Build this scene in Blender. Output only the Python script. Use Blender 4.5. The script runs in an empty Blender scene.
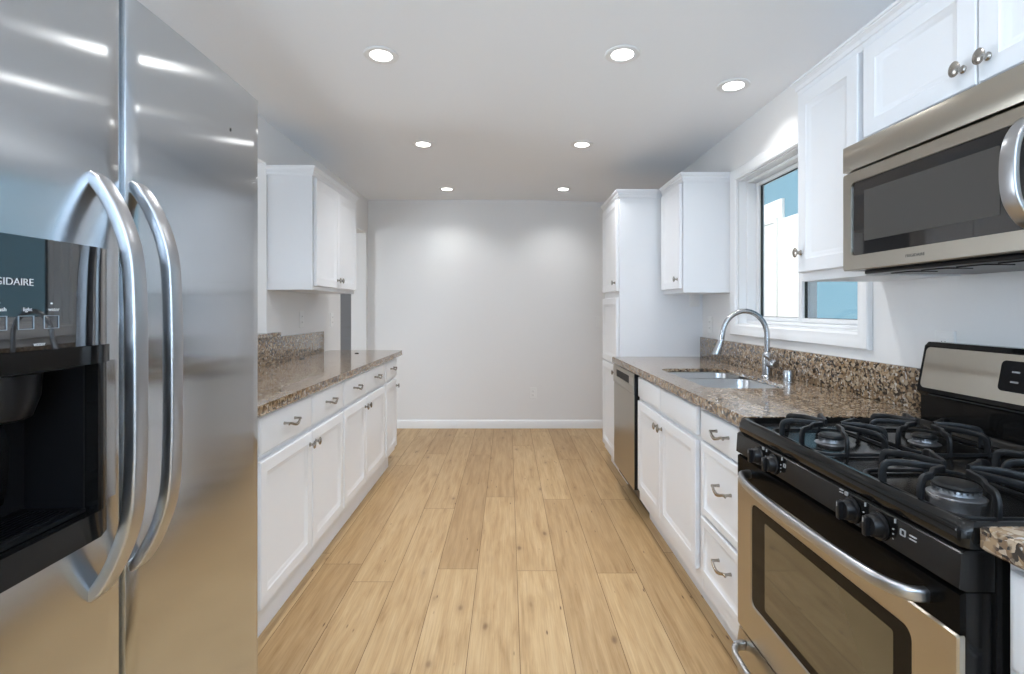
import bpy, bmesh, math, random
from mathutils import Vector, Matrix
random.seed(7)
PI = math.pi
SC = bpy.context.scene
COL = SC.collection

# ------------------------------------------------------------------ camera
cam_d = bpy.data.cameras.new('camera')
cam_d.sensor_width = 36.0
cam_d.lens = 485.0 / 1024.0 * 36.0
cam_d.shift_x = 4.0 / 1024.0
cam_d.shift_y = -28.0 / 1024.0
cam_d.clip_start = 0.02
cam = bpy.data.objects.new('camera', cam_d)
cam.location = (0, 0, 1.255)
cam.rotation_euler = (PI / 2, 0, 0)
COL.objects.link(cam)
SC.camera = cam

# ------------------------------------------------------------------ world, sun, big lights, exposure
w = bpy.data.worlds.new('world'); SC.world = w; w.use_nodes = True
wn = w.node_tree.nodes; wl = w.node_tree.links
sky = wn.new('ShaderNodeTexSky'); sky.sky_type = 'HOSEK_WILKIE'
sky.sun_direction = (-0.45, -0.1, 0.88); sky.turbidity = 3.0; sky.ground_albedo = 0.5
bg = wn['Background']; bg.inputs['Strength'].default_value = 2.0
wl.new(sky.outputs[0], bg.inputs['Color'])

sun_d = bpy.data.lights.new('sun', 'SUN'); sun_d.energy = 9.0; sun_d.angle = 0.01
sun_d.color = (1.0, 0.96, 0.9)
sun = bpy.data.objects.new('sun', sun_d); COL.objects.link(sun)
sun.rotation_euler = Vector((0.52, 0.06, -0.85)).to_track_quat('-Z', 'Y').to_euler()

def area(name, loc, direction, sx, sy, power, color):
    d = bpy.data.lights.new(name, 'AREA'); d.shape = 'RECTANGLE'; d.size = sx; d.size_y = sy
    d.energy = power; d.color = color
    o = bpy.data.objects.new(name, d); COL.objects.link(o); o.location = loc
    o.rotation_euler = Vector(direction).to_track_quat('-Z', 'Y').to_euler()
    return o
# daylight through the wide patio opening behind the camera, plus an added fill lamp in the windowless adjoining room
area('patio_daylight', (0.0, -2.95, 1.25), (0, 0.12, 1.0), 2.6, 1.6, 330, (0.60, 0.79, 1.0))
area('side_room_fill', (-3.8, 2.75, 1.35), (1, -0.25, 0), 1.4, 1.2, 70, (0.82, 0.91, 1.0))

vs = SC.view_settings
SC.display_settings.display_device = 'sRGB'
vs.view_transform = 'Standard'; vs.look = 'None'
vs.exposure = -0.10; vs.gamma = 1.0
vs.use_curve_mapping = False

# ------------------------------------------------------------------ materials
def mat(name, color, rough=0.5, metal=0.0, spec=0.5, coat=0.0):
    m = bpy.data.materials.new(name); m.use_nodes = True
    b = m.node_tree.nodes['Principled BSDF']
    b.inputs['Base Color'].default_value = (*color, 1)
    b.inputs['Roughness'].default_value = rough
    b.inputs['Metallic'].default_value = metal
    b.inputs['Specular IOR Level'].default_value = spec
    b.inputs['Coat Weight'].default_value = coat
    return m
def P(m): return m.node_tree.nodes['Principled BSDF']
def node(m, t, **kw):
    n = m.node_tree.nodes.new(t)
    for k, v in kw.items(): setattr(n, k, v)
    return n
def link(m, a, b): m.node_tree.links.new(a, b)
def ramp(m, stops, interp='LINEAR'):
    n = node(m, 'ShaderNodeValToRGB'); n.color_ramp.interpolation = interp
    e = n.color_ramp.elements
    while len(e) < len(stops): e.new(0.5)
    for el, (p, c) in zip(e, stops):
        el.position = p; el.color = (*c, 1)
    return n
def bump(m, src, strength, dist):
    b = node(m, 'ShaderNodeBump'); b.inputs['Strength'].default_value = strength
    b.inputs['Distance'].default_value = dist
    link(m, src, b.inputs['Height']); link(m, b.outputs[0], P(m).inputs['Normal'])

def painted(name, color, rough, scale, strength):
    m = mat(name, color, rough)
    tc = node(m, 'ShaderNodeTexCoord'); nz = node(m, 'ShaderNodeTexNoise')
    nz.inputs['Scale'].default_value = scale; nz.inputs['Detail'].default_value = 3
    link(m, tc.outputs['Object'], nz.inputs['Vector'])
    bump(m, nz.outputs['Fac'], strength, 0.002)
    return m
M = {}
M['wall'] = painted('wall_paint', (0.83, 0.825, 0.82), 0.75, 60, 0.12)
M['ceiling'] = painted('ceiling_paint', (0.92, 0.94, 0.97), 0.85, 45, 0.15)
M['trim'] = painted('trim_paint', (0.86, 0.865, 0.87), 0.4, 25, 0.05)
M['cab'] = painted('cabinet_paint', (0.845, 0.86, 0.885), 0.33, 18, 0.06)
M['hall'] = painted('hall_paint', (0.25, 0.25, 0.26), 0.7, 40, 0.1)
M['vinyl'] = mat('window_vinyl', (0.86, 0.87, 0.88), 0.3)
M['plate'] = mat('plate_plastic', (0.85, 0.85, 0.84), 0.35)
M['dark'] = mat('dark_gap', (0.012, 0.012, 0.012), 0.7)
M['toe_vent'] = mat('vent_brown', (0.07, 0.04, 0.02), 0.6)
M['black'] = mat('black_enamel', (0.006, 0.006, 0.006), 0.13, spec=0.28)
M['black_plastic'] = mat('black_plastic', (0.007, 0.007, 0.008), 0.30, spec=0.25)
M['black_glass'] = mat('black_glass', (0.006, 0.006, 0.007), 0.03, coat=1.0)
M['cast_iron'] = mat('cast_iron', (0.008, 0.0085, 0.0095), 0.38, spec=0.35)
M['burner'] = mat('burner_metal', (0.22, 0.225, 0.235), 0.35, 0.9)
M['nickel'] = mat('brushed_nickel', (0.40, 0.375, 0.34), 0.25, 1.0)
M['chrome'] = mat('satin_chrome', (0.45, 0.46, 0.475), 0.24, 1.0)
M['white_ink'] = mat('white_print', (0.62, 0.63, 0.64), 0.5)
M['panel_ink'] = mat('panel_print', (0.34, 0.34, 0.34), 0.5)
M['dark_ink'] = mat('dark_print', (0.05, 0.05, 0.05), 0.5)
M['rubber'] = mat('gasket_rubber', (0.02, 0.028, 0.026), 0.6)

def steel(name, color, rough, aniso, wav=0.0, stretch=(8, 8, 0.6)):
    m = mat(name, color, rough, 1.0)
    b = P(m); b.inputs['Anisotropic'].default_value = aniso
    tc = node(m, 'ShaderNodeTexCoord'); mp = node(m, 'ShaderNodeMapping')
    mp.inputs['Scale'].default_value = stretch
    nz = node(m, 'ShaderNodeTexNoise'); nz.inputs['Scale'].default_value = 60; nz.inputs['Detail'].default_value = 2
    link(m, tc.outputs['Object'], mp.inputs[0]); link(m, mp.outputs[0], nz.inputs['Vector'])
    r = ramp(m, [(0.3, (rough * 0.95,) * 3), (0.7, (rough * 1.05,) * 3)])
    link(m, nz.outputs['Fac'], r.inputs[0]); link(m, r.outputs[0], b.inputs['Roughness'])
    tn = node(m, 'ShaderNodeTangent'); tn.direction_type = 'RADIAL'; tn.axis = 'Z'
    link(m, tn.outputs[0], b.inputs['Tangent'])
    if wav:
        n2 = node(m, 'ShaderNodeTexNoise'); n2.inputs['Scale'].default_value = 5.0; n2.inputs['Detail'].default_value = 0
        mp2 = node(m, 'ShaderNodeMapping'); mp2.inputs['Scale'].default_value = (1, 1, 0.35)
        link(m, tc.outputs['Object'], mp2.inputs[0]); link(m, mp2.outputs[0], n2.inputs['Vector'])
        bump(m, n2.outputs['Fac'], wav, 0.01)
    return m
def plain_steel(name, color, rough, aniso):
    m = mat(name, color, rough, 1.0); P(m).inputs['Anisotropic'].default_value = aniso
    tn = node(m, 'ShaderNodeTangent'); tn.direction_type = 'RADIAL'; tn.axis = 'Z'
    link(m, tn.outputs[0], P(m).inputs['Tangent'])
    return m
M['fridge_steel'] = steel('fridge_steel', (0.56, 0.585, 0.61), 0.13, 1.0, 0.14, (60, 60, 1.5))
M['steel'] = plain_steel('appliance_steel', (0.47, 0.435, 0.375), 0.28, 0.5)
M['handle_steel'] = plain_steel('handle_steel', (0.47, 0.48, 0.50), 0.30, 0.0)
M['sink_steel'] = plain_steel('sink_steel', (0.60, 0.61, 0.62), 0.28, 0.0)

def emit(name, color, s):
    m = bpy.data.materials.new(name); m.use_nodes = True
    nt = m.node_tree; nt.nodes.clear()
    e = nt.nodes.new('ShaderNodeEmission'); e.inputs[0].default_value = (*color, 1); e.inputs[1].default_value = s
    o = nt.nodes.new('ShaderNodeOutputMaterial'); nt.links.new(e.outputs[0], o.inputs[0])
    return m
M['lamp'] = emit('lamp_diffuser', (1.0, 0.97, 0.93), 14.0)

def glass(name, tint, refl):
    m = bpy.data.materials.new(name); m.use_nodes = True
    nt = m.node_tree; nt.nodes.clear()
    t = nt.nodes.new('ShaderNodeBsdfTransparent'); t.inputs[0].default_value = (*tint, 1)
    g = nt.nodes.new('ShaderNodeBsdfGlossy'); g.inputs['Roughness'].default_value = 0.02
    lw = nt.nodes.new('ShaderNodeLayerWeight'); lw.inputs['Blend'].default_value = 0.5
    pw = nt.nodes.new('ShaderNodeMath'); pw.operation = 'POWER'; pw.inputs[1].default_value = 4.0
    f = nt.nodes.new('ShaderNodeMath'); f.operation = 'MULTIPLY_ADD'; f.inputs[1].default_value = 0.6; f.inputs[2].default_value = refl
    nt.links.new(lw.outputs['Facing'], pw.inputs[0]); nt.links.new(pw.outputs[0], f.inputs[0])
    x = nt.nodes.new('ShaderNodeMixShader'); o = nt.nodes.new('ShaderNodeOutputMaterial')
    nt.links.new(f.outputs[0], x.inputs[0]); nt.links.new(t.outputs[0], x.inputs[1])
    nt.links.new(g.outputs[0], x.inputs[2]); nt.links.new(x.outputs[0], o.inputs[0])
    return m
M['glass'] = glass('window_glass', (0.96, 0.985, 0.985), 0.03)

# granite: layered speckles of tan, brown, black and pale grey
def granite():
    m = mat('granite', (0.3, 0.2, 0.13), 0.10, coat=0.2)
    tc = node(m, 'ShaderNodeTexCoord')
    nz = node(m, 'ShaderNodeTexNoise'); nz.inputs['Scale'].default_value = 20; nz.inputs['Detail'].default_value = 4
    mixv = node(m, 'ShaderNodeMix', data_type='VECTOR'); mixv.inputs[0].default_value = 0.02
    link(m, tc.outputs['Object'], nz.inputs['Vector'])
    link(m, tc.outputs['Object'], mixv.inputs['A']); link(m, nz.outputs['Color'], mixv.inputs['B'])
    v = node(m, 'ShaderNodeTexVoronoi'); v.inputs['Scale'].default_value = 138; v.inputs['Randomness'].default_value = 1
    link(m, mixv.outputs['Result'], v.inputs['Vector'])
    sep = node(m, 'ShaderNodeSeparateColor'); link(m, v.outputs['Color'], sep.inputs[0])
    r1 = ramp(m, [(0.0, (0.022, 0.017, 0.014)), (0.17, (0.065, 0.042, 0.028)), (0.31, (0.17, 0.108, 0.062)),
                  (0.45, (0.32, 0.225, 0.135)), (0.62, (0.40, 0.315, 0.23)), (0.80, (0.20, 0.122, 0.068)),
                  (0.90, (0.55, 0.51, 0.46))], 'CONSTANT')
    link(m, sep.outputs[0], r1.inputs[0])
    v2 = node(m, 'ShaderNodeTexVoronoi'); v2.inputs['Scale'].default_value = 78
    link(m, mixv.outputs['Result'], v2.inputs['Vector'])
    sep2 = node(m, 'ShaderNodeSeparateColor'); link(m, v2.outputs['Color'], sep2.inputs[0])
    r2 = ramp(m, [(0.0, (0.03, 0.022, 0.017)), (0.24, (0.29, 0.195, 0.11)), (0.52, (0.41, 0.325, 0.23)),
                  (0.78, (0.20, 0.135, 0.085))], 'CONSTANT')
    link(m, sep2.outputs[1], r2.inputs[0])
    n2 = node(m, 'ShaderNodeTexNoise'); n2.inputs['Scale'].default_value = 45; n2.inputs['Detail'].default_value = 3
    link(m, tc.outputs['Object'], n2.inputs['Vector'])
    rf = ramp(m, [(0.44, (0, 0, 0)), (0.56, (1, 1, 1))]); link(m, n2.outputs['Fac'], rf.inputs[0])
    mx = node(m, 'ShaderNodeMix', data_type='RGBA')
    link(m, rf.outputs[0], mx.inputs[0]); link(m, r1.outputs[0], mx.inputs['A']); link(m, r2.outputs[0], mx.inputs['B'])
    link(m, mx.outputs['Result'], P(m).inputs['Base Color'])
    return m
M['granite'] = granite()

def oak():
    m = mat('oak_planks', (0.5, 0.35, 0.2), 0.42)
    uv = node(m, 'ShaderNodeUVMap'); uv.uv_map = 'UVMap'
    at = node(m, 'ShaderNodeAttribute'); at.attribute_name = 'tone'
    mp = node(m, 'ShaderNodeMapping'); mp.inputs['Scale'].default_value = (22, 1.5, 1)
    link(m, uv.outputs[0], mp.inputs[0])
    warp = node(m, 'ShaderNodeTexNoise'); warp.inputs['Scale'].default_value = 1.6; warp.inputs['Detail'].default_value = 2
    mpw = node(m, 'ShaderNodeMapping'); mpw.inputs['Scale'].default_value = (5, 1.4, 1)
    link(m, uv.outputs[0], mpw.inputs[0]); link(m, mpw.outputs[0], warp.inputs['Vector'])
    addv = node(m, 'ShaderNodeMix', data_type='VECTOR'); addv.inputs[0].default_value = 0.5
    link(m, mp.outputs[0], addv.inputs['A']); link(m, warp.outputs['Color'], addv.inputs['B'])
    g = node(m, 'ShaderNodeTexNoise'); g.inputs['Scale'].default_value = 3.2; g.inputs['Detail'].default_value = 6
    g.inputs['Roughness'].default_value = 0.62
    link(m, addv.outputs['Result'], g.inputs['Vector'])
    fine = node(m, 'ShaderNodeTexNoise'); fine.inputs['Scale'].default_value = 1.0; fine.inputs['Detail'].default_value = 4
    mpf = node(m, 'ShaderNodeMapping'); mpf.inputs['Scale'].default_value = (160, 5, 1)
    link(m, uv.outputs[0], mpf.inputs[0]); link(m, mpf.outputs[0], fine.inputs['Vector'])
    rc = ramp(m, [(0.24, (0.32, 0.185, 0.078)), (0.42, (0.45, 0.295, 0.142)), (0.56, (0.505, 0.345, 0.178)), (0.76, (0.56, 0.40, 0.225))])
    link(m, g.outputs['Fac'], rc.inputs[0])
    rfi = ramp(m, [(0.35, (0.84, 0.82, 0.79)), (0.6, (1, 1, 1))]); link(m, fine.outputs['Fac'], rfi.inputs[0])
    mul = node(m, 'ShaderNodeMix', data_type='RGBA', blend_type='MULTIPLY'); mul.inputs[0].default_value = 0.9
    link(m, rc.outputs[0], mul.inputs['A']); link(m, rfi.outputs[0], mul.inputs['B'])
    # per plank tone
    rt = ramp(m, [(0.0, (0.78, 0.72, 0.64)), (0.5, (1.0, 0.985, 0.96)), (1.0, (1.10, 1.11, 1.11))])
    link(m, at.outputs['Fac'], rt.inputs[0])
    mul2 = node(m, 'ShaderNodeMix', data_type='RGBA', blend_type='MULTIPLY'); mul2.inputs[0].default_value = 1.0
    link(m, mul.outputs['Result'], mul2.inputs['A']); link(m, rt.outputs[0], mul2.inputs['B'])
    # knots and small cracks
    vk = node(m, 'ShaderNodeTexVoronoi'); vk.inputs['Scale'].default_value = 1.0
    mpk = node(m, 'ShaderNodeMapping'); mpk.inputs['Scale'].default_value = (9, 4.2, 1)
    mixk = node(m, 'ShaderNodeMix', data_type='VECTOR'); mixk.inputs[0].default_value = 0.12
    nk = node(m, 'ShaderNodeTexNoise'); nk.inputs['Scale'].default_value = 9; nk.inputs['Detail'].default_value = 3
    link(m, uv.outputs[0], mpk.inputs[0]); link(m, uv.outputs[0], nk.inputs['Vector'])
    link(m, mpk.outputs[0], mixk.inputs['A']); link(m, nk.outputs['Color'], mixk.inputs['B'])
    link(m, mixk.outputs['Result'], vk.inputs['Vector'])
    sk = node(m, 'ShaderNodeSeparateColor'); link(m, vk.outputs['Color'], sk.inputs[0])
    gt = node(m, 'ShaderNodeMath', operation='GREATER_THAN'); gt.inputs[1].default_value = 0.5
    link(m, sk.outputs[0], gt.inputs[0])
    rk = ramp(m, [(0.025, (1, 1, 1)), (0.07, (0.65, 0.65, 0.65)), (0.11, (0.2, 0.2, 0.2)), (0.26, (0, 0, 0))]); link(m, vk.outputs['Distance'], rk.inputs[0])
    mk = node(m, 'ShaderNodeMath', operation='MULTIPLY'); link(m, gt.outputs[0], mk.inputs[0]); link(m, rk.outputs[0], mk.inputs[1])
    mk2 = node(m, 'ShaderNodeMath', operation='MULTIPLY'); mk2.inputs[1].default_value = 0.85; link(m, mk.outputs[0], mk2.inputs[0])
    mxk = node(m, 'ShaderNodeMix', data_type='RGBA'); mxk.inputs['B'].default_value = (0.15, 0.075, 0.028, 1)
    link(m, mk2.outputs[0], mxk.inputs[0]); link(m, mul2.outputs['Result'], mxk.inputs['A'])
    vs2 = node(m, 'ShaderNodeTexVoronoi'); vs2.inputs['Scale'].default_value = 1.0
    mps = node(m, 'ShaderNodeMapping'); mps.inputs['Scale'].default_value = (30, 7.5, 1)
    link(m, uv.outputs[0], mps.inputs[0]); link(m, mps.outputs[0], vs2.inputs['Vector'])
    ss = node(m, 'ShaderNodeSeparateColor'); link(m, vs2.outputs['Color'], ss.inputs[0])
    g2 = node(m, 'ShaderNodeMath', operation='GREATER_THAN'); g2.inputs[1].default_value = 0.62; link(m, ss.outputs[1], g2.inputs[0])
    rs2 = ramp(m, [(0.05, (1, 1, 1)), (0.13, (0, 0, 0))]); link(m, vs2.outputs['Distance'], rs2.inputs[0])
    ms2 = node(m, 'ShaderNodeMath', operation='MULTIPLY'); link(m, g2.outputs[0], ms2.inputs[0]); link(m, rs2.outputs[0], ms2.inputs[1])
    mxs = node(m, 'ShaderNodeMix', data_type='RGBA'); mxs.inputs['B'].default_value = (0.12, 0.06, 0.022, 1)
    link(m, ms2.outputs[0], mxs.inputs[0]); link(m, mxk.outputs['Result'], mxs.inputs['A'])
    link(m, mxs.outputs['Result'], P(m).inputs['Base Color'])
    bump(m, g.outputs['Fac'], 0.12, 0.002)
    return m
M['panel_gloss'] = mat('panel_gloss', (0.006, 0.006, 0.007), 0.02, spec=1.0, coat=1.0)
M['oak'] = oak()
M['seam'] = mat('plank_seam', (0.16, 0.095, 0.045), 0.7)
def stucco():
    m = mat('blue_stucco', (0.175, 0.325, 0.425), 0.9)
    tc = node(m, 'ShaderNodeTexCoord'); nz = node(m, 'ShaderNodeTexNoise'); nz.inputs['Scale'].default_value = 70; nz.inputs['Detail'].default_value = 4
    link(m, tc.outputs['Object'], nz.inputs['Vector'])
    bump(m, nz.outputs['Fac'], 0.6, 0.01)
    return m
M['stucco'] = stucco()
M['outdoor_white'] = mat('outdoor_white_paint', (0.85, 0.85, 0.84), 0.6)
M['concrete'] = painted('concrete', (0.5, 0.49, 0.47), 0.9, 30, 0.3)

# ------------------------------------------------------------------ helpers
def thing(name, label, cat, loc=(0, 0, 0), group=None):
    o = bpy.data.objects.new(name, None); COL.objects.link(o)
    o.location = loc; o.empty_display_size = 0.1
    o['label'] = label; o['category'] = cat
    if group: o['group'] = group
    return o
def base_of(p):
    v = Vector((0, 0, 0))
    while p is not None:
        v += p.location; p = p.parent
    return v
def obj(name, bm, m, parent=None, loc=None, label=None):
    """bm is in world coordinates; the object keeps its own origin (parent's base, or loc)"""
    off = base_of(parent) if parent else Vector(loc or (0, 0, 0))
    bmesh.ops.recalc_face_normals(bm, faces=bm.faces[:])
    for f in bm.faces: f.smooth = True
    bm.transform(Matrix.Translation(-off))
    me = bpy.data.meshes.new(name); bm.to_mesh(me); bm.free()
    me.set_sharp_from_angle(angle=math.radians(32))
    for mm in (m if isinstance(m, (list, tuple)) else [m]): me.materials.append(mm)
    o = bpy.data.objects.new(name, me); COL.objects.link(o)
    if parent: o.parent = parent
    else: o.location = off
    if label: o['label'] = label
    return o
def single(name, bm, m, label, cat, loc, group=None):
    o = obj(name, bm, m, None, loc)
    o['label'] = label; o['category'] = cat
    if group: o['group'] = group
    return o
def struct(name, bm, m, parent=None):
    o = obj(name, bm, m, parent)
    if parent is None: o['kind'] = 'structure'
    return o
def BM(): return bmesh.new()

def box(bm, x0, x1, y0, y1, z0, z1, bev=0.0, seg=2):
    xs = sorted((x0, x1)); ys = sorted((y0, y1)); zs = sorted((z0, z1))
    vs_ = [bm.verts.new((x, y, z)) for x in xs for y in ys for z in zs]
    idx = [(0, 1, 3, 2), (4, 6, 7, 5), (0, 4, 5, 1), (2, 3, 7, 6), (0, 2, 6, 4), (1, 5, 7, 3)]
    fs = [bm.faces.new([vs_[i] for i in f]) for f in idx]
    if bev > 0:
        es = list({e for f in fs for e in f.edges})
        bmesh.ops.bevel(bm, geom=es, offset=bev, segments=seg, profile=0.5, affect='EDGES')
    return bm
def bx(*a, **k): return box(BM(), *a, **k)

def loft(bm, loops, cap0=True, cap1=True, closed=True):
    rows = [[bm.verts.new(p) for p in lp] for lp in loops]
    n = len(rows[0])
    for a, b in zip(rows, rows[1:]):
        for i in range(n if closed else n - 1):
            j = (i + 1) % n
            try: bm.faces.new((a[i], a[j], b[j], b[i]))
            except ValueError: pass
    if cap0: bm.faces.new(rows[0][::-1])
    if cap1: bm.faces.new(rows[-1])
    return bm
def prism(bm, pts2, lo, hi, axis):
    """extrude a closed 2-D outline along axis: 'x' pts=(y,z), 'y' pts=(x,z), 'z' pts=(x,y)"""
    def P3(p, t):
        return {'x': (t, p[0], p[1]), 'y': (p[0], t, p[1]), 'z': (p[0], p[1], t)}[axis]
    return loft(bm, [[P3(p, lo) for p in pts2], [P3(p, hi) for p in pts2]])
def lathe(bm, origin, axis, prof, seg=20, ell=(1, 1)):
    o = Vector(origin); d = Vector(axis).normalized()
    u = d.orthogonal().normalized() if abs(d.z) < 0.9 else Vector((1, 0, 0))
    if abs(d.z) < 0.9: u = Vector((0, 0, 1)).cross(d).normalized()
    v = d.cross(u)
    loops = []
    for r, h in prof:
        r = max(r, 1e-5)
        loops.append([o + d * h + u * (r * ell[0] * math.cos(2 * PI * i / seg)) + v * (r * ell[1] * math.sin(2 * PI * i / seg)) for i in range(seg)])
    return loft(bm, loops)
def smooth_path(pts, n=8, closed=False):
    P_ = [Vector(p) for p in pts]; out = []
    m_ = len(P_)
    rng = range(m_ if closed else m_ - 1)
    for i in rng:
        if closed: p0, p1, p2, p3 = (P_[(i + k) % m_] for k in (-1, 0, 1, 2))
        else:
            p1, p2 = P_[i], P_[i + 1]
            p0 = P_[i - 1] if i else p1 * 2 - p2
            p3 = P_[i + 2] if i + 2 < m_ else p2 * 2 - p1
        for k in range(n):
            t = k / n
            out.append(0.5 * ((2 * p1) + (-p0 + p2) * t + (2 * p0 - 5 * p1 + 4 * p2 - p3) * t * t + (-p0 + 3 * p1 - 3 * p2 + p3) * t ** 3))
    if not closed: out.append(P_[-1])
    return out
def sweep(bm, pts, sect, ref=(0, 0, 1), scale=None):
    """sweep a section (list of (a,b)) along pts; a along side, b along the 'up' nearest to ref"""
    pts = [Vector(p) for p in pts]; loops = []
    up = Vector(ref)
    for i, p in enumerate(pts):
        t = (pts[min(i + 1, len(pts) - 1)] - pts[max(i - 1, 0)]).normalized()
        side = t.cross(up)
        if side.length < 1e-4: side = t.orthogonal()
        side.normalize(); u2 = side.cross(t).normalized()
        up = u2 if ref is None else Vector(ref)
        s = scale[i] if scale else 1
        loops.append([p + side * (a * s) + u2 * (b * s) for a, b in sect])
    return loft(bm, loops)
def circ(r, n=12, ry=None): return [(r * math.cos(2 * PI * i / n), (ry or r) * math.sin(2 * PI * i / n)) for i in range(n)]
def rrect(a, b, r, n=4):
    out = []
    for cx_, cy_, a0 in ((a - r, b - r, 0), (-a + r, b - r, 90), (-a + r, -b + r, 180), (a - r, -b + r, 270)):
        for k in range(n + 1):
            t = math.radians(a0 + 90 * k / n)
            out.append((cx_ + r * math.cos(t), cy_ + r * math.sin(t)))
    return out
def rr(x0, x1, y0, y1, r, n=5):
    return [(p[0] + (x0 + x1) / 2, p[1] + (y0 + y1) / 2) for p in rrect((x1 - x0) / 2, (y1 - y0) / 2, r, n)]
def tube(bm, pts, r, seg=12):
    """round tube with a rotation-minimising frame"""
    pts = [Vector(p) for p in pts]
    rs = r if isinstance(r, (list, tuple)) else [r] * len(pts)
    t0 = (pts[1] - pts[0]).normalized(); u = t0.orthogonal().normalized(); loops = []
    for i, p in enumerate(pts):
        t = (pts[min(i + 1, len(pts) - 1)] - pts[max(i - 1, 0)]).normalized()
        u = (u - t * u.dot(t)).normalized(); v = t.cross(u)
        loops.append([p + u * (rs[i] * math.cos(2 * PI * k / seg)) + v * (rs[i] * math.sin(2 * PI * k / seg)) for k in range(seg)])
    return loft(bm, loops)
def miter(poly, closed, prof):
    """offset an open/closed 2-D polyline outward (to the right of travel) by every profile offset"""
    P2 = [Vector(p) for p in poly]; n = len(P2); rows = []
    for o, h in prof:
        row = []
        for i in range(n):
            def nrm(a, b):
                d = (b - a).normalized(); return Vector((d.y, -d.x))
            if closed or 0 < i < n - 1:
                n1 = nrm(P2[i - 1], P2[i]); n2 = nrm(P2[i], P2[(i + 1) % n])
                m_ = (n1 + n2); m_ = m_ / max(1e-6, m_.dot(n1))
            elif i == 0: m_ = nrm(P2[0], P2[1])
            else: m_ = nrm(P2[-2], P2[-1])
            row.append((P2[i] + m_ * o, h))
        rows.append(row)
    return rows
def molding(bm, poly, prof, to3, closed=False):
    """prof is a closed outline of (offset, height); swept along poly with mitred corners"""
    rows = miter(poly, closed, prof)
    n = len(poly)
    loops = [[to3(rows[k][i][0], rows[k][i][1]) for k in range(len(prof))] for i in range(n)]
    if closed: loops.append(loops[0])
    loft(bm, loops, cap0=not closed, cap1=not closed)
    if closed: bmesh.ops.remove_doubles(bm, verts=bm.verts[:], dist=1e-5)
    return bm

def strap(pts, half_w, half_t):
    """flat strap whose width lies along Y"""
    pts = [Vector(p) for p in pts]; loops = []
    for i, p in enumerate(pts):
        tg = (pts[min(i + 1, len(pts) - 1)] - pts[max(i - 1, 0)]).normalized()
        side = Vector((0, 1, 0)); n_ = side.cross(tg).normalized()
        loops.append([p + side * a_ + n_ * b_ for a_, b_ in rrect(half_w, half_t, half_t * 0.55, 3)])
    return loft(BM(), loops)
DOOR = [(0, 0), (0, 0.016), (0.003, 0.019), (0.047, 0.019), (0.050, 0.0165), (0.056, 0.0155), (0.064, 0.010), (0.070, 0.0095)]
SLAB = [(0, 0), (0, 0.012), (0.004, 0.0165), (0.012, 0.019)]
RAISED = [(0, 0), (0, 0.015), (0.004, 0.019), (0.030, 0.019), (0.034, 0.015), (0.048, 0.011), (0.052, 0.011)]
def front(y0, y1, z0, z1, x, dx, prof):
    loops = []
    for i, d in prof:
        X = x + dx * d
        loops.append([(X, y0 + i, z0 + i), (X, y1 - i, z0 + i), (X, y1 - i, z1 - i), (X, y0 + i, z1 - i)])
    return loft(BM(), loops)
def knob_bm(x, y, z, dx):
    return lathe(BM(), (x, y, z), (dx, 0, 0),
                 [(0.0085, 0), (0.009, 0.003), (0.006, 0.006), (0.005, 0.012), (0.0055, 0.015), (0.013, 0.019), (0.0165, 0.022), (0.0165, 0.024), (0.012, 0.027), (0.005, 0.0285), (0.0, 0.029)], 20, (0.9, 1.1))
def pull_bm(x, y, z, dx, half=0.052):
    """bowed wavy bar pull on two posts, along Y"""
    bm = BM()
    for s in (-1, 1):
        tube(bm, [(x, y + s * half * 0.92, z + 0.006), (x + dx * 0.012, y + s * half * 0.92, z + 0.006), (x + dx * 0.024, y + s * half * 0.95, z + 0.005)], [0.0065, 0.0048, 0.0055], 10)
    pts = smooth_path([(x + dx * 0.024, y - half * 1.12, z + 0.002), (x + dx * 0.026, y - half * 0.9, z + 0.006), (x + dx * 0.030, y - half * 0.45, z - 0.003), (x + dx * 0.031, y, z - 0.008),
                       (x + dx * 0.030, y + half * 0.45, z - 0.003), (x + dx * 0.026, y + half * 0.9, z + 0.006), (x + dx * 0.024, y + half * 1.12, z + 0.002)], 5)
    k = len(pts)
    sweep(bm, pts, rrect(0.0034, 0.0046, 0.0016, 2), (0, 0, 1), [0.75 + 0.45 * math.sin(PI * i / (k - 1)) for i in range(k)])
    return bm
def text(name, body, size, pos, right, up, m, parent, align='LEFT', sx=1.0):
    c = bpy.data.curves.new('txt', 'FONT'); c.body = body; c.size = size; c.align_x = align; c.extrude = 0.00025
    t = bpy.data.objects.new('txt', c); COL.objects.link(t)
    dg = bpy.context.evaluated_depsgraph_get()
    me = bpy.data.meshes.new_from_object(t.evaluated_get(dg))
    bm = BM(); bm.from_mesh(me)
    bpy.data.objects.remove(t); bpy.data.curves.remove(c); bpy.data.meshes.remove(me)
    r, u = Vector(right).normalized(), Vector(up).normalized(); n = r.cross(u)
    mtx = Matrix((( r.x * sx, u.x, n.x, pos[0]), (r.y * sx, u.y, n.y, pos[1]), (r.z * sx, u.z, n.z, pos[2]), (0, 0, 0, 1)))
    bm.transform(mtx)
    return obj(name, bm, m, parent)

# ------------------------------------------------------------------ room shell
LW, RW, BW = -1.475, 1.395, 5.11          # inner faces of left, right, back walls
LT = 0.155                                 # left wall thickness
H = 2.404
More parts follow.
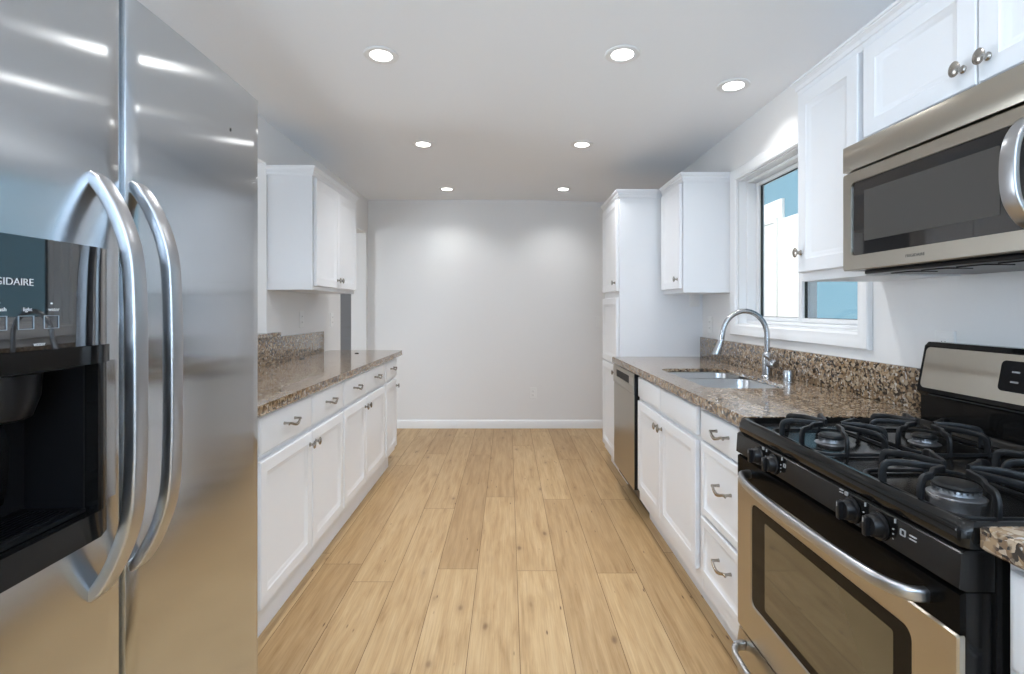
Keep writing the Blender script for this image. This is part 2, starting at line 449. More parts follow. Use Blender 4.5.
# floor: planks along Y, 19 cm wide, staggered butt joints
fb = BM(); uvl = fb.loops.layers.uv.new('UVMap'); tone = fb.faces.layers.float.new('tone')
joints = {-5: [0.3, 2.387, 3.9], -4: [0.2, 2.231, 4.2], -3: [1.0, 3.05, 4.75], -2: [0.6, 2.342, 4.17], -1: [1.35, 3.238], 0: [0.7, 2.325, 4.45],
          1: [1.2, 3.2, 4.95], 2: [0.4, 2.305, 4.05], 3: [1.3, 3.196, 4.8], 4: [0.6, 2.5, 4.3], 5: [1.0, 3.0]}
tones = {(-2, 2.342): 0.12, (-3, 1.0): 0.55, (-1, 1.35): 0.6, (-1, 3.238): 0.25, (0, 2.325): 0.62, (0, 0.7): 0.85, (1, 1.2): 0.3, (-2, 0.6): 0.78, (-4, 0.2): 0.6,
         (-4, 2.231): 0.55, (2, 0.4): 0.7, (2, 2.305): 0.2, (3, 1.3): 0.3, (1, 3.2): 0.75, (-5, 0.3): 0.15, (-5, 2.387): 0.3}
PW = 0.19; G = 0.0013
for k in range(-22, 9):
    x0 = 0.043 + (k) * PW; x1 = x0 + PW
    js = joints.get(k) or [random.uniform(-0.2, 0.8) + 1.75 * i for i in range(3)]
    edges = [-3.2] + ([js[0] - 1.8] if js[0] - 1.8 > -3.0 else []) + js + [6.4]
    for a, b in zip(edges, edges[1:]):
        if b - a < 0.02: continue
        q = [(x0 + G, a + G), (x1 - G, a + G), (x1 - G, b - G), (x0 + G, b - G)]
        vv = [fb.verts.new((x, y, 0.0)) for x, y in q]
        f = fb.faces.new(vv); ou, ov = random.uniform(0, 40), random.uniform(0, 40)
        for lp, (x, y) in zip(f.loops, q): lp[uvl].uv = (x - x0 + ou, y + ov)
        f[tone] = tones.get((k, a), random.uniform(0.15, 0.8))
nf = len(fb.faces)
box(fb, -4.1, 1.6, -3.2, 6.4, -0.06, -0.0015)
fb.faces.ensure_lookup_table()
for f in fb.faces[nf:]: f.material_index = 1
struct('floor', fb, [M['oak'], M['seam']])

cb = BM()
prism(cb, [(-4.1, H), (0.3, H), (1.62, 2.351), (1.62, 2.52), (-4.1, 2.52)], -3.2, 6.4, 'y')
struct('ceiling', cb, M['ceiling'])

# left wall with pass-through (granite sill) and doorway near the back wall
PO0, PO1, POB, POT = 1.62, 2.962, 1.080, 2.145
DO0, DO1, DOT = 4.27, 5.04, 2.045
b = BM()
x0, x1 = LW - LT, LW
box(b, x0, x1, -3.0, PO0, 0, H); box(b, x0, x1, PO1, DO0, 0, H)
box(b, x0, x1, PO0, PO1, 0, POB); box(b, x0, x1, PO0, PO1, POT, H)
box(b, x0, x1, DO0, DO1, DOT, H); box(b, x0, x1, DO1, 6.2, 0, H)
struct('wall_left', b, M['wall'])
b = bx(LW, RW + 0.15, BW, BW + 0.12, 0, H + 0.05)
struct('wall_back', b, M['wall'])
# right wall with window hole
WY0, WY1, WZ0, WZ1 = 1.915, 2.945, 1.158, 2.040
b = BM(); x0, x1 = RW, RW + 0.15
box(b, x0, x1, -3.0, WY0, 0, H); box(b, x0, x1, WY1, BW, 0, H)
box(b, x0, x1, WY0, WY1, 0, WZ0); box(b, x0, x1, WY0, WY1, WZ1, H)
struct('wall_right', b, M['wall'])
# wall behind the camera with its wide patio opening
b = BM()
box(b, -4.0, -1.4, -3.15, -3.0, 0, H); box(b, 1.4, RW + 0.15, -3.15, -3.0, 0, H); box(b, -1.4, 1.4, -3.15, -3.0, 2.35, H)
struct('wall_rear', b, M['wall'])
# adjoining room and its grey far wall
b = BM(); box(b, -4.1, -4.0, -3.15, 6.2, 0, H)
struct('wall_side_room', b, M['wall'])
b = bx(-4.0, LW - LT, 5.62, 5.72, 0, H); struct('wall_hall', b, M['hall'])
b = BM(); box(b, -2.75, -1.66, 5.585, 5.618, 0.01, 2.03)
for z0, z1 in ((0.12, 0.93), (1.03, 1.93)):
    loft(b, [[(-2.62 + i, 5.585 - d, z0 + i), (-1.79 - i, 5.585 - d, z0 + i), (-1.79 - i, 5.585 - d, z1 - i), (-2.62 + i, 5.585 - d, z1 - i)] for i, d in ((0, 0), (0.015, 0.006), (0.04, 0.006))])
dr = struct('door_1', b, M['hall'])

# baseboards
BBP = [(0, 0), (0.014, 0), (0.014, 0.07), (0.010, 0.082), (0.004, 0.088), (0, 0.088)]
def baseboard(name, poly):
    bm = BM(); molding(bm, poly, BBP, lambda p, h: (p.x, p.y, h)); struct(name, bm, M['trim'])
baseboard('baseboard_back', [(LW + 0.001, BW - 0.0005), (RW - 0.02, BW - 0.0005)])
bpy.data.objects['baseboard_back'].location.y = 0
baseboard('baseboard_left', [(LW + 0.0005, DO0 - 0.02), (LW + 0.0005, 3.90)][::-1])

# window: casing, liner, slider frame, two sashes
wroot = bx(RW + 0.002, RW + 0.148, WY0 + 0.0005, WY0 + 0.012, WZ0 + 0.0005, WZ1 - 0.0005)
box(wroot, RW + 0.002, RW + 0.148, WY1 - 0.012, WY1 - 0.0005, WZ0 + 0.0005, WZ1 - 0.0005)
box(wroot, RW + 0.002, RW + 0.148, WY0 + 0.012, WY1 - 0.012, WZ0 + 0.0005, WZ0 + 0.012)
box(wroot, RW + 0.002, RW + 0.148, WY0 + 0.012, WY1 - 0.012, WZ1 - 0.012, WZ1 - 0.0005)
win = struct('window_1', wroot, M['trim'])
cas = BM()
CP = [(0.0, 0.0005), (0.0, 0.012), (0.008, 0.018), (0.030, 0.016), (0.042, 0.022), (0.060, 0.022), (0.065, 0.017), (0.065, 0.0005)]
poly = [(WY0 + 0.004, WZ0 + 0.004), (WY0 + 0.004, WZ1 - 0.004), (WY1 - 0.004, WZ1 - 0.004), (WY1 - 0.004, WZ0 + 0.004)]
molding(cas, poly[::-1], CP, lambda p, h: (RW - h, p.x, p.y), closed=True)
obj('window_casing', cas, M['trim'], win)
def frame_yz(bm, y0, y1, z0, z1, wd, xa, xb, ws=None):
    ws = ws or wd
    box(bm, xa, xb, y0, y0 + ws, z0, z1, 0.003); box(bm, xa, xb, y1 - ws, y1, z0, z1, 0.003)
    box(bm, xa, xb, y0 + ws, y1 - ws, z0, z0 + wd, 0.003); box(bm, xa, xb, y0 + ws, y1 - ws, z1 - wd, z1, 0.003)
fr = BM(); frame_yz(fr, WY0 + 0.0125, WY1 - 0.0125, WZ0 + 0.0125, WZ1 - 0.0125, 0.016, RW + 0.045, RW + 0.135)
obj('window_frame', fr, M['vinyl'], win)
MY = 2.395
for nm, ya, yb, xo in (('near', WY0 + 0.030, MY + 0.024, RW + 0.052), ('far', MY - 0.004, WY1 - 0.030, RW + 0.094)):
    sb = BM(); frame_yz(sb, ya, yb, WZ0 + 0.030, WZ1 - 0.030, 0.022, xo, xo + 0.036, 0.032)
    s = obj('sash', sb, M['vinyl'], win)
    gk = BM(); frame_yz(gk, ya + 0.0315, yb - 0.0315, WZ0 + 0.0515, WZ1 - 0.0515, 0.003, xo + 0.012, xo + 0.024, 0.010)
    obj('gasket', gk, M['rubber'], s)
    obj('glass_pane', bx(xo + 0.016, xo + 0.020, ya + 0.036, yb - 0.036, WZ0 + 0.053, WZ1 - 0.053), M['glass'], s)
obj('sash_latch', bx(RW + 0.046, RW + 0.0515, MY - 0.012, MY + 0.012, 1.52, 1.60, 0.002), M['vinyl'], win)

# ------------------------------------------------------------------ outdoors beyond the window
single('patio_ground', bx(1.6, 8, -2, 12, -0.15, -0.05), M['concrete'], 'pale concrete ground outside the kitchen window', 'ground', (3, 4, -0.05))['kind'] = 'structure'
nh = thing('neighbor_house', 'blue stucco house wall seen through the kitchen window', 'house', (4.2, 5, -0.05))
obj('wall', bx(3.9, 4.1, 1.5, 11, -0.05, 4.3), M['stucco'], nh)
obj('eave', bx(3.62, 4.1, 1.5, 11, 4.302, 4.42), M['stucco'], nh)
obj('fascia', bx(3.57, 3.615, 1.5, 11, 4.25, 4.45), M['outdoor_white'], nh, label='white fascia board')
obj('conduit', tube(BM(), [(3.86, 7.3, 3.64), (3.86, 6.9, 3.45), (3.86, 6.4, 3.18), (3.86, 6.1, 3.04)], 0.016, 8), M['outdoor_white'], nh, label='thin white conduit')
gt = thing('garden_gate', 'tall white garden gate standing outside behind the far window pane', 'gate', (3.05, 5.6, -0.05))
obj('panel', bx(3.02, 3.06, 5.36, 6.7, -0.05, 2.48, 0.004), M['outdoor_white'], gt)
obj('post', bx(2.98, 3.10, 4.93, 5.355, -0.05, 2.24, 0.006), M['outdoor_white'], gt)
gd = front(5.42, 6.2, 0.05, 2.28, 3.0195, -1, [(0, 0), (0, 0.02), (0.004, 0.024), (0.05, 0.024), (0.056, 0.018), (0.07, 0.018)])
obj('gate_leaf', gd, M['outdoor_white'], gt)

# ------------------------------------------------------------------ cabinets
FT = 2.105
def cabinet_bottom(bm, xf, xb, y0, y1, toe_x, top=0.874):
    """carcass: box over a recessed base"""
    s = 1 if xb > xf else -1
    box(bm, xf, xb, y0, y1, 0.115, top, 0.0015, 1)
    box(bm, toe_x, xb, y0, y1, 0.0005, 0.1145)
CR = [(0.0, -0.055), (0.006, -0.055), (0.010, -0.048), (0.011, -0.036), (0.015, -0.034), (0.017, -0.022), (0.025, -0.014), (0.025, -0.010), (0.029, -0.008), (0.029, 0.0), (0.0, 0.0)]
def crown(poly, top):
    bm = BM(); molding(bm, poly, CR, lambda p, h: (p.x, p.y, top + h)); return bm

# --- left run (faces +X)
LF = -0.922                        # face frame plane
LX = LW + 0.001
LTOE = -0.9545
base_l = [
    (1.30, 2.660, 'white base cabinet beside the refrigerator with two drawers over two doors', [(1.767, 2.229), (2.237, 2.655)]),
    (2.661, 3.578, 'white base cabinet in the middle of the left run, two drawers over two doors', [(2.672, 3.078), (3.084, 3.558)]),
    (3.579, 3.945, 'narrow one-door white base cabinet at the far end of the left counter', [(3.603, 3.928)]),
]
for ci, (y0, y1, lab, bays) in enumerate(base_l):
    t = thing('base_cabinet', lab, 'cabinet', ((LF + LX) / 2, (y0 + y1) / 2, 0), 'base cabinets along the left wall')
    cbm = BM()
    if ci < 2: cabinet_bottom(cbm, LF, LX, y0, y1, LTOE)
    else:
        box(cbm, LF, LX, y0, y1, 0.115, 0.874, 0.0015, 1)
        box(cbm, LTOE, LX, y0, 3.862, 0.0005, 0.1145); box(cbm, LTOE - 0.05, LX, 3.863, y1, 0.0005, 0.1145)
    obj('carcass', cbm, M['cab'], t)
    if ci == 2:
        vb = BM(); box(vb, LTOE - 0.0495, LTOE - 0.030, 3.866, y1 - 0.002, 0.012, 0.108)
        for k in range(4): box(vb, LTOE - 0.030, LTOE - 0.024, 3.867, y1 - 0.003, 0.020 + k * 0.022, 0.032 + k * 0.022)
        obj('toe_vent', vb, M['toe_vent'], t)
    for bi, (a, c) in enumerate(bays):
        d = obj('drawer', front(a, c, 0.716, 0.862, LF + 0.003, 1, SLAB), M['cab'], t)
        obj('pull', pull_bm(LF + 0.0218, (a + c) / 2, 0.79, 1), M['nickel'], d)
        dd = obj('door', front(a, c, 0.155, 0.694, LF + 0.003, 1, DOOR), M['cab'], t)
        if ci < 2: ky = c - 0.028 if bi == 0 else a + 0.028
        else: ky = c - 0.026
        obj('knob', knob_bm(LF + 0.0218, ky, 0.640, 1), M['nickel'], dd)

# worktop left
def slab_edge(bm, outline, z0, z1):
    """counter slab: outline with eased top and bottom edges"""
    c = Vector((sum(p[0] for p in outline) / len(outline), sum(p[1] for p in outline) / len(outline)))
    pr = [(-0.0, z0 + 0.004), (0.0, z1 - 0.004)]
    loops = []
    for ins, z in ((0.004, z0), (0.0, z0 + 0.004), (0.0, z1 - 0.005), (0.0015, z1 - 0.0015), (0.005, z1)):
        rows = miter(outline, True, [(-ins, z)])[0]
        loops.append([(p.x, p.y, z) for p, _ in rows])
    return loft(bm, loops)
CT0, CT1 = 0.8755, 0.914
bm = BM(); slab_edge(bm, [(LX + 0.001, 1.30), (LX + 0.001, 4.017), (-0.878, 4.017), (-0.878, 1.30)], CT0, CT1)
single('countertop', bm, M['granite'], 'brown speckled granite countertop on the left base cabinets', 'countertop', (-1.17, 2.6, CT0))
bm = bx(LX + 0.0005, LW + 0.021, 1.31, 3.835, CT1 + 0.0005, 1.0785, 0.002)
single('backsplash', bm, M['granite'], 'granite backsplash strip on the left wall below the upper cabinet', 'backsplash', (LW, 2.6, CT1))
bm = bx(LW - LT - 0.01, LW + 0.034, PO0 + 0.001, PO1 - 0.001, 1.0805, 1.108, 0.003)
box(bm, LW + 0.0005, LW + 0.034, PO1 - 0.001, 3.085, 1.0805, 1.108, 0.003)
single('window_sill', bm, M['granite'], 'granite sill of the pass-through opening beside the refrigerator', 'sill', (LW, 2.4, 1.08))

def outlet_yz(x, y, z, dx, label, kind='outlet', name='outlet'):
    t = thing(name, label, kind, (x, y, z), None)
    obj('cover_plate', front(y - 0.036, y + 0.036, z - 0.058, z + 0.058, x, dx, [(0, 0), (0, 0.003), (0.004, 0.0055)]), M['plate'], t)
    for s in (-1, 1):
        bm = front(y - 0.016, y + 0.016, z + s * 0.021 - 0.014, z + s * 0.021 + 0.014, x + dx * 0.0056, dx, [(0, 0), (0.002, 0.002)])
        r = obj('receptacle', bm, M['plate'], t)
        sb = BM()
        for q in (-0.006, 0.006): box(sb, x + dx * 0.0076, x + dx * 0.0080, y + q - 0.001, y + q + 0.001, z + s * 0.021 - 0.004, z + s * 0.021 + 0.005)
        obj('slot', sb, M['dark_ink'], r)
    return t
outlet_yz(LW + 0.0005, 3.46, 1.18, 1, 'white outlet plate above the middle of the left backsplash')
outlet_yz(LW + 0.0005, 4.06, 1.165, 1, 'white outlet on left wall just past the end of the backsplash')
for (x, y, la) in ((-1.40, 3.30, 'tiny black plug in left granite countertop near its backsplash end'), (-1.16, 3.72, 'tiny black plug in left granite countertop nearest its far end')):
    bm = lathe(BM(), (x, y, CT1 + 0.0005), (0, 0, 1), [(0.016, 0), (0.016, 0.003), (0.012, 0.005), (0.0, 0.005)], 16)
    single('grommet', bm, M['black_plastic'], la, 'grommet', (x, y, CT1 + 0.0005))

# --- left upper cabinet
t = thing('wall_cabinet', 'white two-door wall cabinet hung above the left countertop', 'cabinet', (-1.33, 3.376, 1.372))
UX = -1.199
obj('carcass', bx(LX, UX, 2.968, 3.785, 1.372, 2.128, 0.0015, 1), M['cab'], t)
obj('crown', crown([(LX, 2.968), (UX, 2.968), (UX, 3.785), (LX, 3.785)], 2.129), M['cab'], t)
for a, c, ky in ((2.988, 3.373, 3.347), (3.379, 3.766, 3.405)):
    d = obj('door', front(a, c, 1.398, 2.064, UX + 0.003, 1, DOOR), M['cab'], t)
    obj('knob', knob_bm(UX + 0.0218, ky, 1.452, 1), M['nickel'], d)

# --- right run (faces -X)
RF = 0.790; RTOE = 0.850; RX = RW - 0.001
t = thing('base_cabinet', 'white base cabinet under the sink with false drawer fronts over two doors', 'cabinet', (1.1, 2.43, 0), 'base cabinets along the right wall')
bm = BM()
box(bm, RF, RF + 0.02, 1.958, 2.912, 0.115, 0.874, 0.001, 1)
box(bm, RF + 0.02, RX, 1.958, 1.976, 0.115, 0.874); box(bm, RF + 0.02, RX, 2.894, 2.912, 0.115, 0.874)
box(bm, RF + 0.02, RX, 1.976, 2.894, 0.115, 0.133); box(bm, RTOE, RX, 1.958, 2.912, 0.0005, 0.1145)
obj('carcass', bm, M['cab'], t)
for a, c, ky in ((1.990, 2.450, 2.422), (2.458, 2.873, 2.486)):
    obj('drawer_front', front(a, c, 0.737, 0.855, RF - 0.003, -1, SLAB), M['cab'], t)
    d = obj('door', front(a, c, 0.190, 0.715, RF - 0.003, -1, DOOR), M['cab'], t)
    obj('knob', knob_bm(RF - 0.0218, ky, 0.655, -1), M['nickel'], d)
t = thing('base_cabinet', 'white base cabinet with three stacked drawers next to the gas range', 'cabinet', (1.1, 1.75, 0), 'base cabinets along the right wall')
bm = BM(); cabinet_bottom(bm, RF, RX, 1.537, 1.957, RTOE)
obj('carcass', bm, M['cab'], t)
for z0, z1, pz, pr in ((0.737, 0.852, 0.80, SLAB), (0.444, 0.728, 0.600, RAISED), (0.196, 0.432, 0.325, RAISED)):
    d = obj('drawer', front(1.556, 1.936, z0, z1, RF - 0.003, -1, pr), M['cab'], t)
    obj('pull', pull_bm(RF - (0.0218 if pr is SLAB else 0.0138), 1.735, pz, -1), M['nickel'], d)
# near base cabinet, right of the range
t = thing('base_cabinet', 'white base cabinet at right edge of the photo, nearest side of the gas range', 'cabinet', (1.1, 0.5, 0), 'base cabinets along the right wall')
bm = BM(); cabinet_bottom(bm, RF, RX, 0.30, 0.764, RTOE)
obj('carcass', bm, M['cab'], t)
obj('drawer', front(0.32, 0.748, 0.70, 0.852, RF - 0.003, -1, SLAB), M['cab'], t)
d = obj('door', front(0.32, 0.748, 0.155, 0.688, RF - 0.003, -1, DOOR), M['cab'], t)
obj('knob', knob_bm(RF - 0.0218, 0.35, 0.64, -1), M['nickel'], d)
bm = BM(); slab_edge(bm, [(RX - 0.001, 0.29), (0.745, 0.29), (0.745, 0.765), (RX - 0.001, 0.765)][::-1], CT0, CT1)
single('countertop', bm, M['granite'], 'short granite countertop piece at the right edge, near side of the range', 'countertop', (1.07, 0.53, CT0))

# worktop right with sink cut-out
SY0, SY1, SX0, SX1 = 2.085, 2.775, 0.862, 1.235
def ring_slab(bm, outer, inner, z0, z1):
    """slab with a hole; both outlines counter-clockwise with equal counts"""
    def lp(o, z): return [(p[0], p[1], z) for p in o]
    n = len(outer)
    loops = []
    for o, z in ((outer, z0), (outer, z1), (inner, z1), (inner, z1 - 0.018)):
        loops.append(lp(o, z))
    loops.append(loops[0])
    loft(bm, loops, False, False); bmesh.ops.remove_doubles(bm, verts=bm.verts[:], dist=1e-6)
inner = rr(SX0, SX1, SY0, SY1, 0.07, 7)
# outer rectangle sampled so that each hole vertex has a partner
ox0, ox1, oy0, oy1 = 0.745, RX - 0.001, 1.536, 3.471
outer = []
ccx, ccy = (SX0 + SX1) / 2, (SY0 + SY1) / 2
cors = [(ox1, oy1), (ox0, oy1), (ox0, oy0), (ox1, oy0)]
n4 = len(inner) // 4
for q in range(4):
    for k in range(n4):
        tt = k / (n4 - 1)
        c = cors[q]; ip = inner[q * n4 + k]
        # first half slides along the side before the corner, second half after it
        if q == 0: a_, b_ = (ox1, ip[1]), (ip[0], oy1)
        elif q == 1: a_, b_ = (ip[0], oy1), (ox0, ip[1])
        elif q == 2: a_, b_ = (ox0, ip[1]), (ip[0], oy0)
        else: a_, b_ = (ip[0], oy0), (ox1, ip[1])
        mid = n4 // 2
        outer.append(c if k == mid else (a_ if k < mid else b_))
bm = BM(); ring_slab(bm, outer, inner, CT0, CT1)
es = [e for e in bm.edges if all(abs(v.co.z - CT1) < 1e-6 for v in e.verts) and all(abs(v.co.x - ox0) < 1e-6 for v in e.verts)]
bmesh.ops.bevel(bm, geom=es, offset=0.004, segments=2, affect='EDGES')
single('countertop', bm, M['granite'], 'brown granite countertop with the sink cut into it along the right wall', 'countertop', (1.07, 2.5, CT0))
bm = bx(RX - 0.0205, RX - 0.0005, 1.537, 3.471, CT1 + 0.0005, 1.055, 0.002)
single('backsplash', bm, M['granite'], 'granite backsplash strip below the window on the right wall', 'backsplash', (RX, 2.5, CT1))

# sink: two undermount bowls
t = thing('sink', 'stainless double-bowl sink set into the right granite countertop', 'sink', (ccx, ccy, 0.68))
def bowl(x0, x1, y0, y1, zt, zb):
    bm = BM(); loops = []
    for ins, z in ((-0.003, zt), (0.0, zt), (0.003, zt - 0.006), (0.010, zb + 0.04), (0.025, zb + 0.008), (0.05, zb)):
        loops.append([(p[0], p[1], z) for p in rr(x0 + ins, x1 - ins, y0 + ins, y1 - ins, max(0.02, 0.06 - max(ins, 0)), 6)])
    outs = []
    for ins, z in ((0.048, zb - 0.0015), (0.022, zb + 0.006), (0.008, zb + 0.04), (0.001, zt - 0.006), (-0.003, zt - 0.0015)):
        outs.append([(p[0], p[1], z) for p in rr(x0 + ins, x1 - ins, y0 + ins, y1 - ins, max(0.02, 0.06 - max(ins, 0)), 6)])
    loft(bm, loops, False, True); loft(bm, outs, True, False)
    return bm
for ya, yb in ((SY0 - 0.004, 2.524), (2.550, SY1 + 0.004)):
    o = obj('bowl', bowl(SX0 - 0.004, SX1 + 0.004, ya, yb, CT1 - 0.0215, 0.70), M['sink_steel'], t)
    dm = lathe(BM(), ((SX0 + SX1) / 2, (ya + yb) / 2, 0.7005), (0, 0, 1), [(0.045, 0), (0.045, 0.002), (0.036, 0.003), (0.030, 0.0005), (0.0, 0.0005)], 24)
    obj('drain', dm, M['chrome'], o)
# faucet
FX, FY = 1.300, 2.434
t = thing('faucet', 'tall brushed steel gooseneck faucet behind the sink', 'faucet', (FX, FY, CT1 + 0.0005))
zb = CT1 + 0.0005
obj('base', lathe(BM(), (FX, FY, zb), (0, 0, 1), [(0.027, 0), (0.027, 0.004), (0.0225, 0.010), (0.022, 0.10), (0.020, 0.115), (0.0135, 0.125), (0.0, 0.126)], 24), M['chrome'], t)
pts = [(FX, FY, zb + 0.122), (FX, FY, 1.06), (FX, FY, 1.125)]
R = 0.107
for k in range(1, 15):
    a = math.radians(180 * k / 15 * 1.02)
    pts.append((FX - R + R * math.cos(a), FY + 0.02 * k / 15, 1.125 + R * 1.12 * math.sin(a)))
pts.append((FX - 2 * R - 0.004, FY + 0.021, 1.100))
obj('spout', tube(BM(), pts, 0.0125, 16), M['chrome'], t)
e = Vector(pts[-1])
sh = lathe(BM(), e + Vector((0, 0, 0.004)), (-0.34, 0.05, -1), [(0.0135, 0), (0.0155, 0.004), (0.0155, 0.012), (0.0180, 0.04), (0.0235, 0.075), (0.023, 0.082), (0.016, 0.083), (0, 0.083)], 20)
obj('spray_head', sh, M['chrome'], t)
hd = lathe(BM(), (FX, FY - 0.018, 0.985), (0.25, -1, -0.08), [(0.020, 0), (0.0225, 0.012), (0.022, 0.034), (0.018, 0.045), (0, 0.049)], 20)
hp = smooth_path([(FX + 0.003, FY - 0.040, 0.992), (FX - 0.018, FY - 0.052, 1.006), (FX - 0.040, FY - 0.058, 1.022), (FX - 0.052, FY - 0.06, 1.028)], 5)
tube(hd, hp, [0.0075 - 0.003 * i / (len(hp) - 1) for i in range(len(hp))], 10)
obj('lever', hd, M['chrome'], t)
bm = lathe(BM(), (1.302, 2.25, zb), (0, 0, 1), [(0.024, 0), (0.024, 0.003), (0.0215, 0.005), (0.0215, 0.052), (0.019, 0.057), (0.0, 0.058)], 24)
single('air_gap_cap', bm, M['chrome'], 'short chrome air gap cylinder beside the faucet', 'air gap', (1.302, 2.25, zb))

# dishwasher
t = thing('dishwasher', 'stainless dishwasher with black side between pantry and sink cabinet', 'dishwasher', (1.07, 3.19, 0))
DX = 0.757
obj('tub', bx(0.795, RX - 0.03, 2.9165, 3.468, 0.10, 0.868), M['black_plastic'], t)
obj('toe_panel', bx(0.862, 0.88, 2.918, 3.467, 0.003, 0.0995), M['black_plastic'], t)
bm = bx(DX + 0.004, 0.794, 2.9175, 3.466, 0.165, 0.868, 0.002)
obj('door_liner', bm, M['black_plastic'], t)
db = prism(BM(), [(p[0], p[1]) for p in [(DX + 0.0035, 2.9175), (DX + 0.0035, 3.466), (DX + 0.0005, 3.462), (DX, 3.455), (DX, 2.928), (DX + 0.0005, 2.9215)]], 0.165, 0.738, 'z')
obj('door_panel', db, M['steel'], t)
bm = BM()
pk0, pk1 = 3.02, 3.37
box(bm, DX - 0.004, DX + 0.0035, 2.9175, 3.466, 0.741, 0.79, 0.002); box(bm, DX - 0.004, DX + 0.0035, 2.9175, 3.466, 0.838, 0.866, 0.002)
box(bm, DX - 0.004, DX + 0.0035, 2.9175, pk0, 0.7895, 0.8385); box(bm, DX - 0.004, DX + 0.0035, pk1, 3.466, 0.7895, 0.8385)
obj('control_panel', bm, M['steel'], t)
obj('pocket_handle', bx(DX + 0.0005, DX + 0.0036, pk0 - 0.005, pk1 + 0.005, 0.787, 0.841), M['dark'], t)

# pantry
t = thing('pantry_cabinet', 'tall white pantry cabinet beyond the dishwasher, three doors high', 'cabinet', (1.1, 3.74, 0))
PF = 0.800
bm = BM(); box(bm, PF, RX, 3.474, 4.008, 0.115, FT, 0.0015, 1); box(bm, PF + 0.055, RX, 3.474, 4.008, 0.0005, 0.1145)
obj('carcass', bm, M['cab'], t)
obj('crown', crown([(RX, 4.008), (PF, 4.008), (PF, 3.474), (RX - 0.33, 3.474)], FT + 0.001), M['cab'], t)
for z0, z1, kz in ((1.385, 2.045, 1.445), (0.852, 1.338, None), (0.165, 0.842, 0.795)):
    d = obj('door', front(3.492, 3.992, z0, z1, PF - 0.003, -1, DOOR), M['cab'], t)
    if kz: obj('knob', knob_bm(PF - 0.0218, 3.522, kz, -1), M['nickel'], d)

# far upper right cabinet, between pantry and window
UR = 1.100
t = thing('wall_cabinet', 'white one-door wall cabinet between the pantry and the window', 'cabinet', (1.25, 3.25, 1.357))
obj('carcass', bx(UR, RX, 3.04, 3.4345, 1.357, FT, 0.0015, 1), M['cab'], t)
obj('crown', crown([(UR, 3.4345), (UR, 3.04), (RX, 3.04)], FT + 0.001), M['cab'], t)
d = obj('door', front(3.055, 3.418, 1.385, 2.045, UR - 0.003, -1, DOOR), M['cab'], t)
obj('knob', knob_bm(UR - 0.0218, 3.088, 1.445, -1), M['nickel'], d)
# narrow upper between window and microwave
t = thing('wall_cabinet', 'narrow white wall cabinet between the window and the microwave', 'cabinet', (1.25, 1.65, 1.357))
obj('carcass', bx(UR, RX, 1.4905, 1.815, 1.357, FT, 0.0015, 1), M['cab'], t)
obj('crown', crown([(RX, 1.815), (UR, 1.815), (UR, 1.4905)], FT + 0.001), M['cab'], t)
d = obj('door', front(1.497, 1.806, 1.390, 2.045, UR - 0.003, -1, DOOR), M['cab'], t)
obj('knob', knob_bm(UR - 0.0218, 1.784, 1.462, -1), M['nickel'], d)
# over-microwave cabinet
t = thing('wall_cabinet', 'white two-door wall cabinet directly above the microwave', 'cabinet', (1.25, 1.1, 1.757))
obj('carcass', bx(UR, RX, 0.715, 1.4895, 1.757, FT, 0.0015, 1), M['cab'], t)
obj('crown', crown([(UR, 1.4895), (UR, 0.715), (RX, 0.715)], FT + 0.001), M['cab'], t)
for a, c, ky in ((0.725, 1.1135, 1.088), (1.1175, 1.474, 1.148)):
    d = obj('door', front(a, c, 1.772, 2.045, UR - 0.003, -1, DOOR), M['cab'], t)
    obj('knob', knob_bm(UR - 0.0218, ky, 1.822, -1), M['nickel'], d)

# ------------------------------------------------------------------ microwave
t = thing('microwave', 'stainless over-the-range microwave with black window', 'microwave', (1.2, 1.1, 1.362))
MX = 1.026; my0, my1 = 0.725, 1.4875; mz0, mz1 = 1.366, 1.746
obj('case', bx(MX + 0.022, RX - 0.002, my0, my1, mz0 + 0.004, mz1, 0.003), M['black_plastic'], t)
obj('vent_grille', bx(MX, MX + 0.0215, my0, my1, 1.668, mz1, 0.003), M['steel'], t)
bm = BM()
dy0 = 0.885
# door frame with rounded window opening
oy = rr(dy0, my1, mz0 + 0.004, 1.663, 0.006, 5); iy = rr(dy0 + 0.06, my1 - 0.036, 1.413, 1.630, 0.014, 5)
loops = [[(MX + 0.0215, p[0], p[1]) for p in oy], [(MX + 0.003, p[0], p[1]) for p in oy], [(MX, p[0] + (0.003 if p[0] < 1.2 else -0.003), p[1] + (0.003 if p[1] < 1.5 else -0.003)) for p in oy],
         [(MX, p[0], p[1]) for p in iy], [(MX + 0.004, p[0], p[1]) for p in iy], [(MX + 0.0215, p[0], p[1]) for p in iy]]
loops.append(loops[0])
loft(bm, loops, False, False); bmesh.ops.remove_doubles(bm, verts=bm.verts[:], dist=1e-6)
door = obj('door', bm, M['steel'], t)
obj('window', prism(BM(), [(p[0], p[1]) for p in rr(dy0 + 0.0605, my1 - 0.0365, 1.4135, 1.6295, 0.0135, 5)], MX + 0.004, MX + 0.016, 'x'), M['black_glass'], door)
mesh_mat = mat('microwave_mesh', (0.060, 0.056, 0.052), 0.30)
obj('screen', bx(MX + 0.0032, MX + 0.0038, dy0 + 0.13, my1 - 0.085, 1.452, 1.598, 0.0002, 1), mesh_mat, door)
# control column with black glass
bm = bx(MX, MX + 0.0215, my0, dy0 - 0.002, mz0 + 0.004, 1.663, 0.003)
cp = obj('control_panel', bm, M['steel'], t)
obj('keypad', prism(BM(), rr(my0 + 0.02, dy0 - 0.01, 1.41, 1.63, 0.012, 4), MX - 0.0008, MX - 0.0002, 'x'), M['black_glass'], cp)
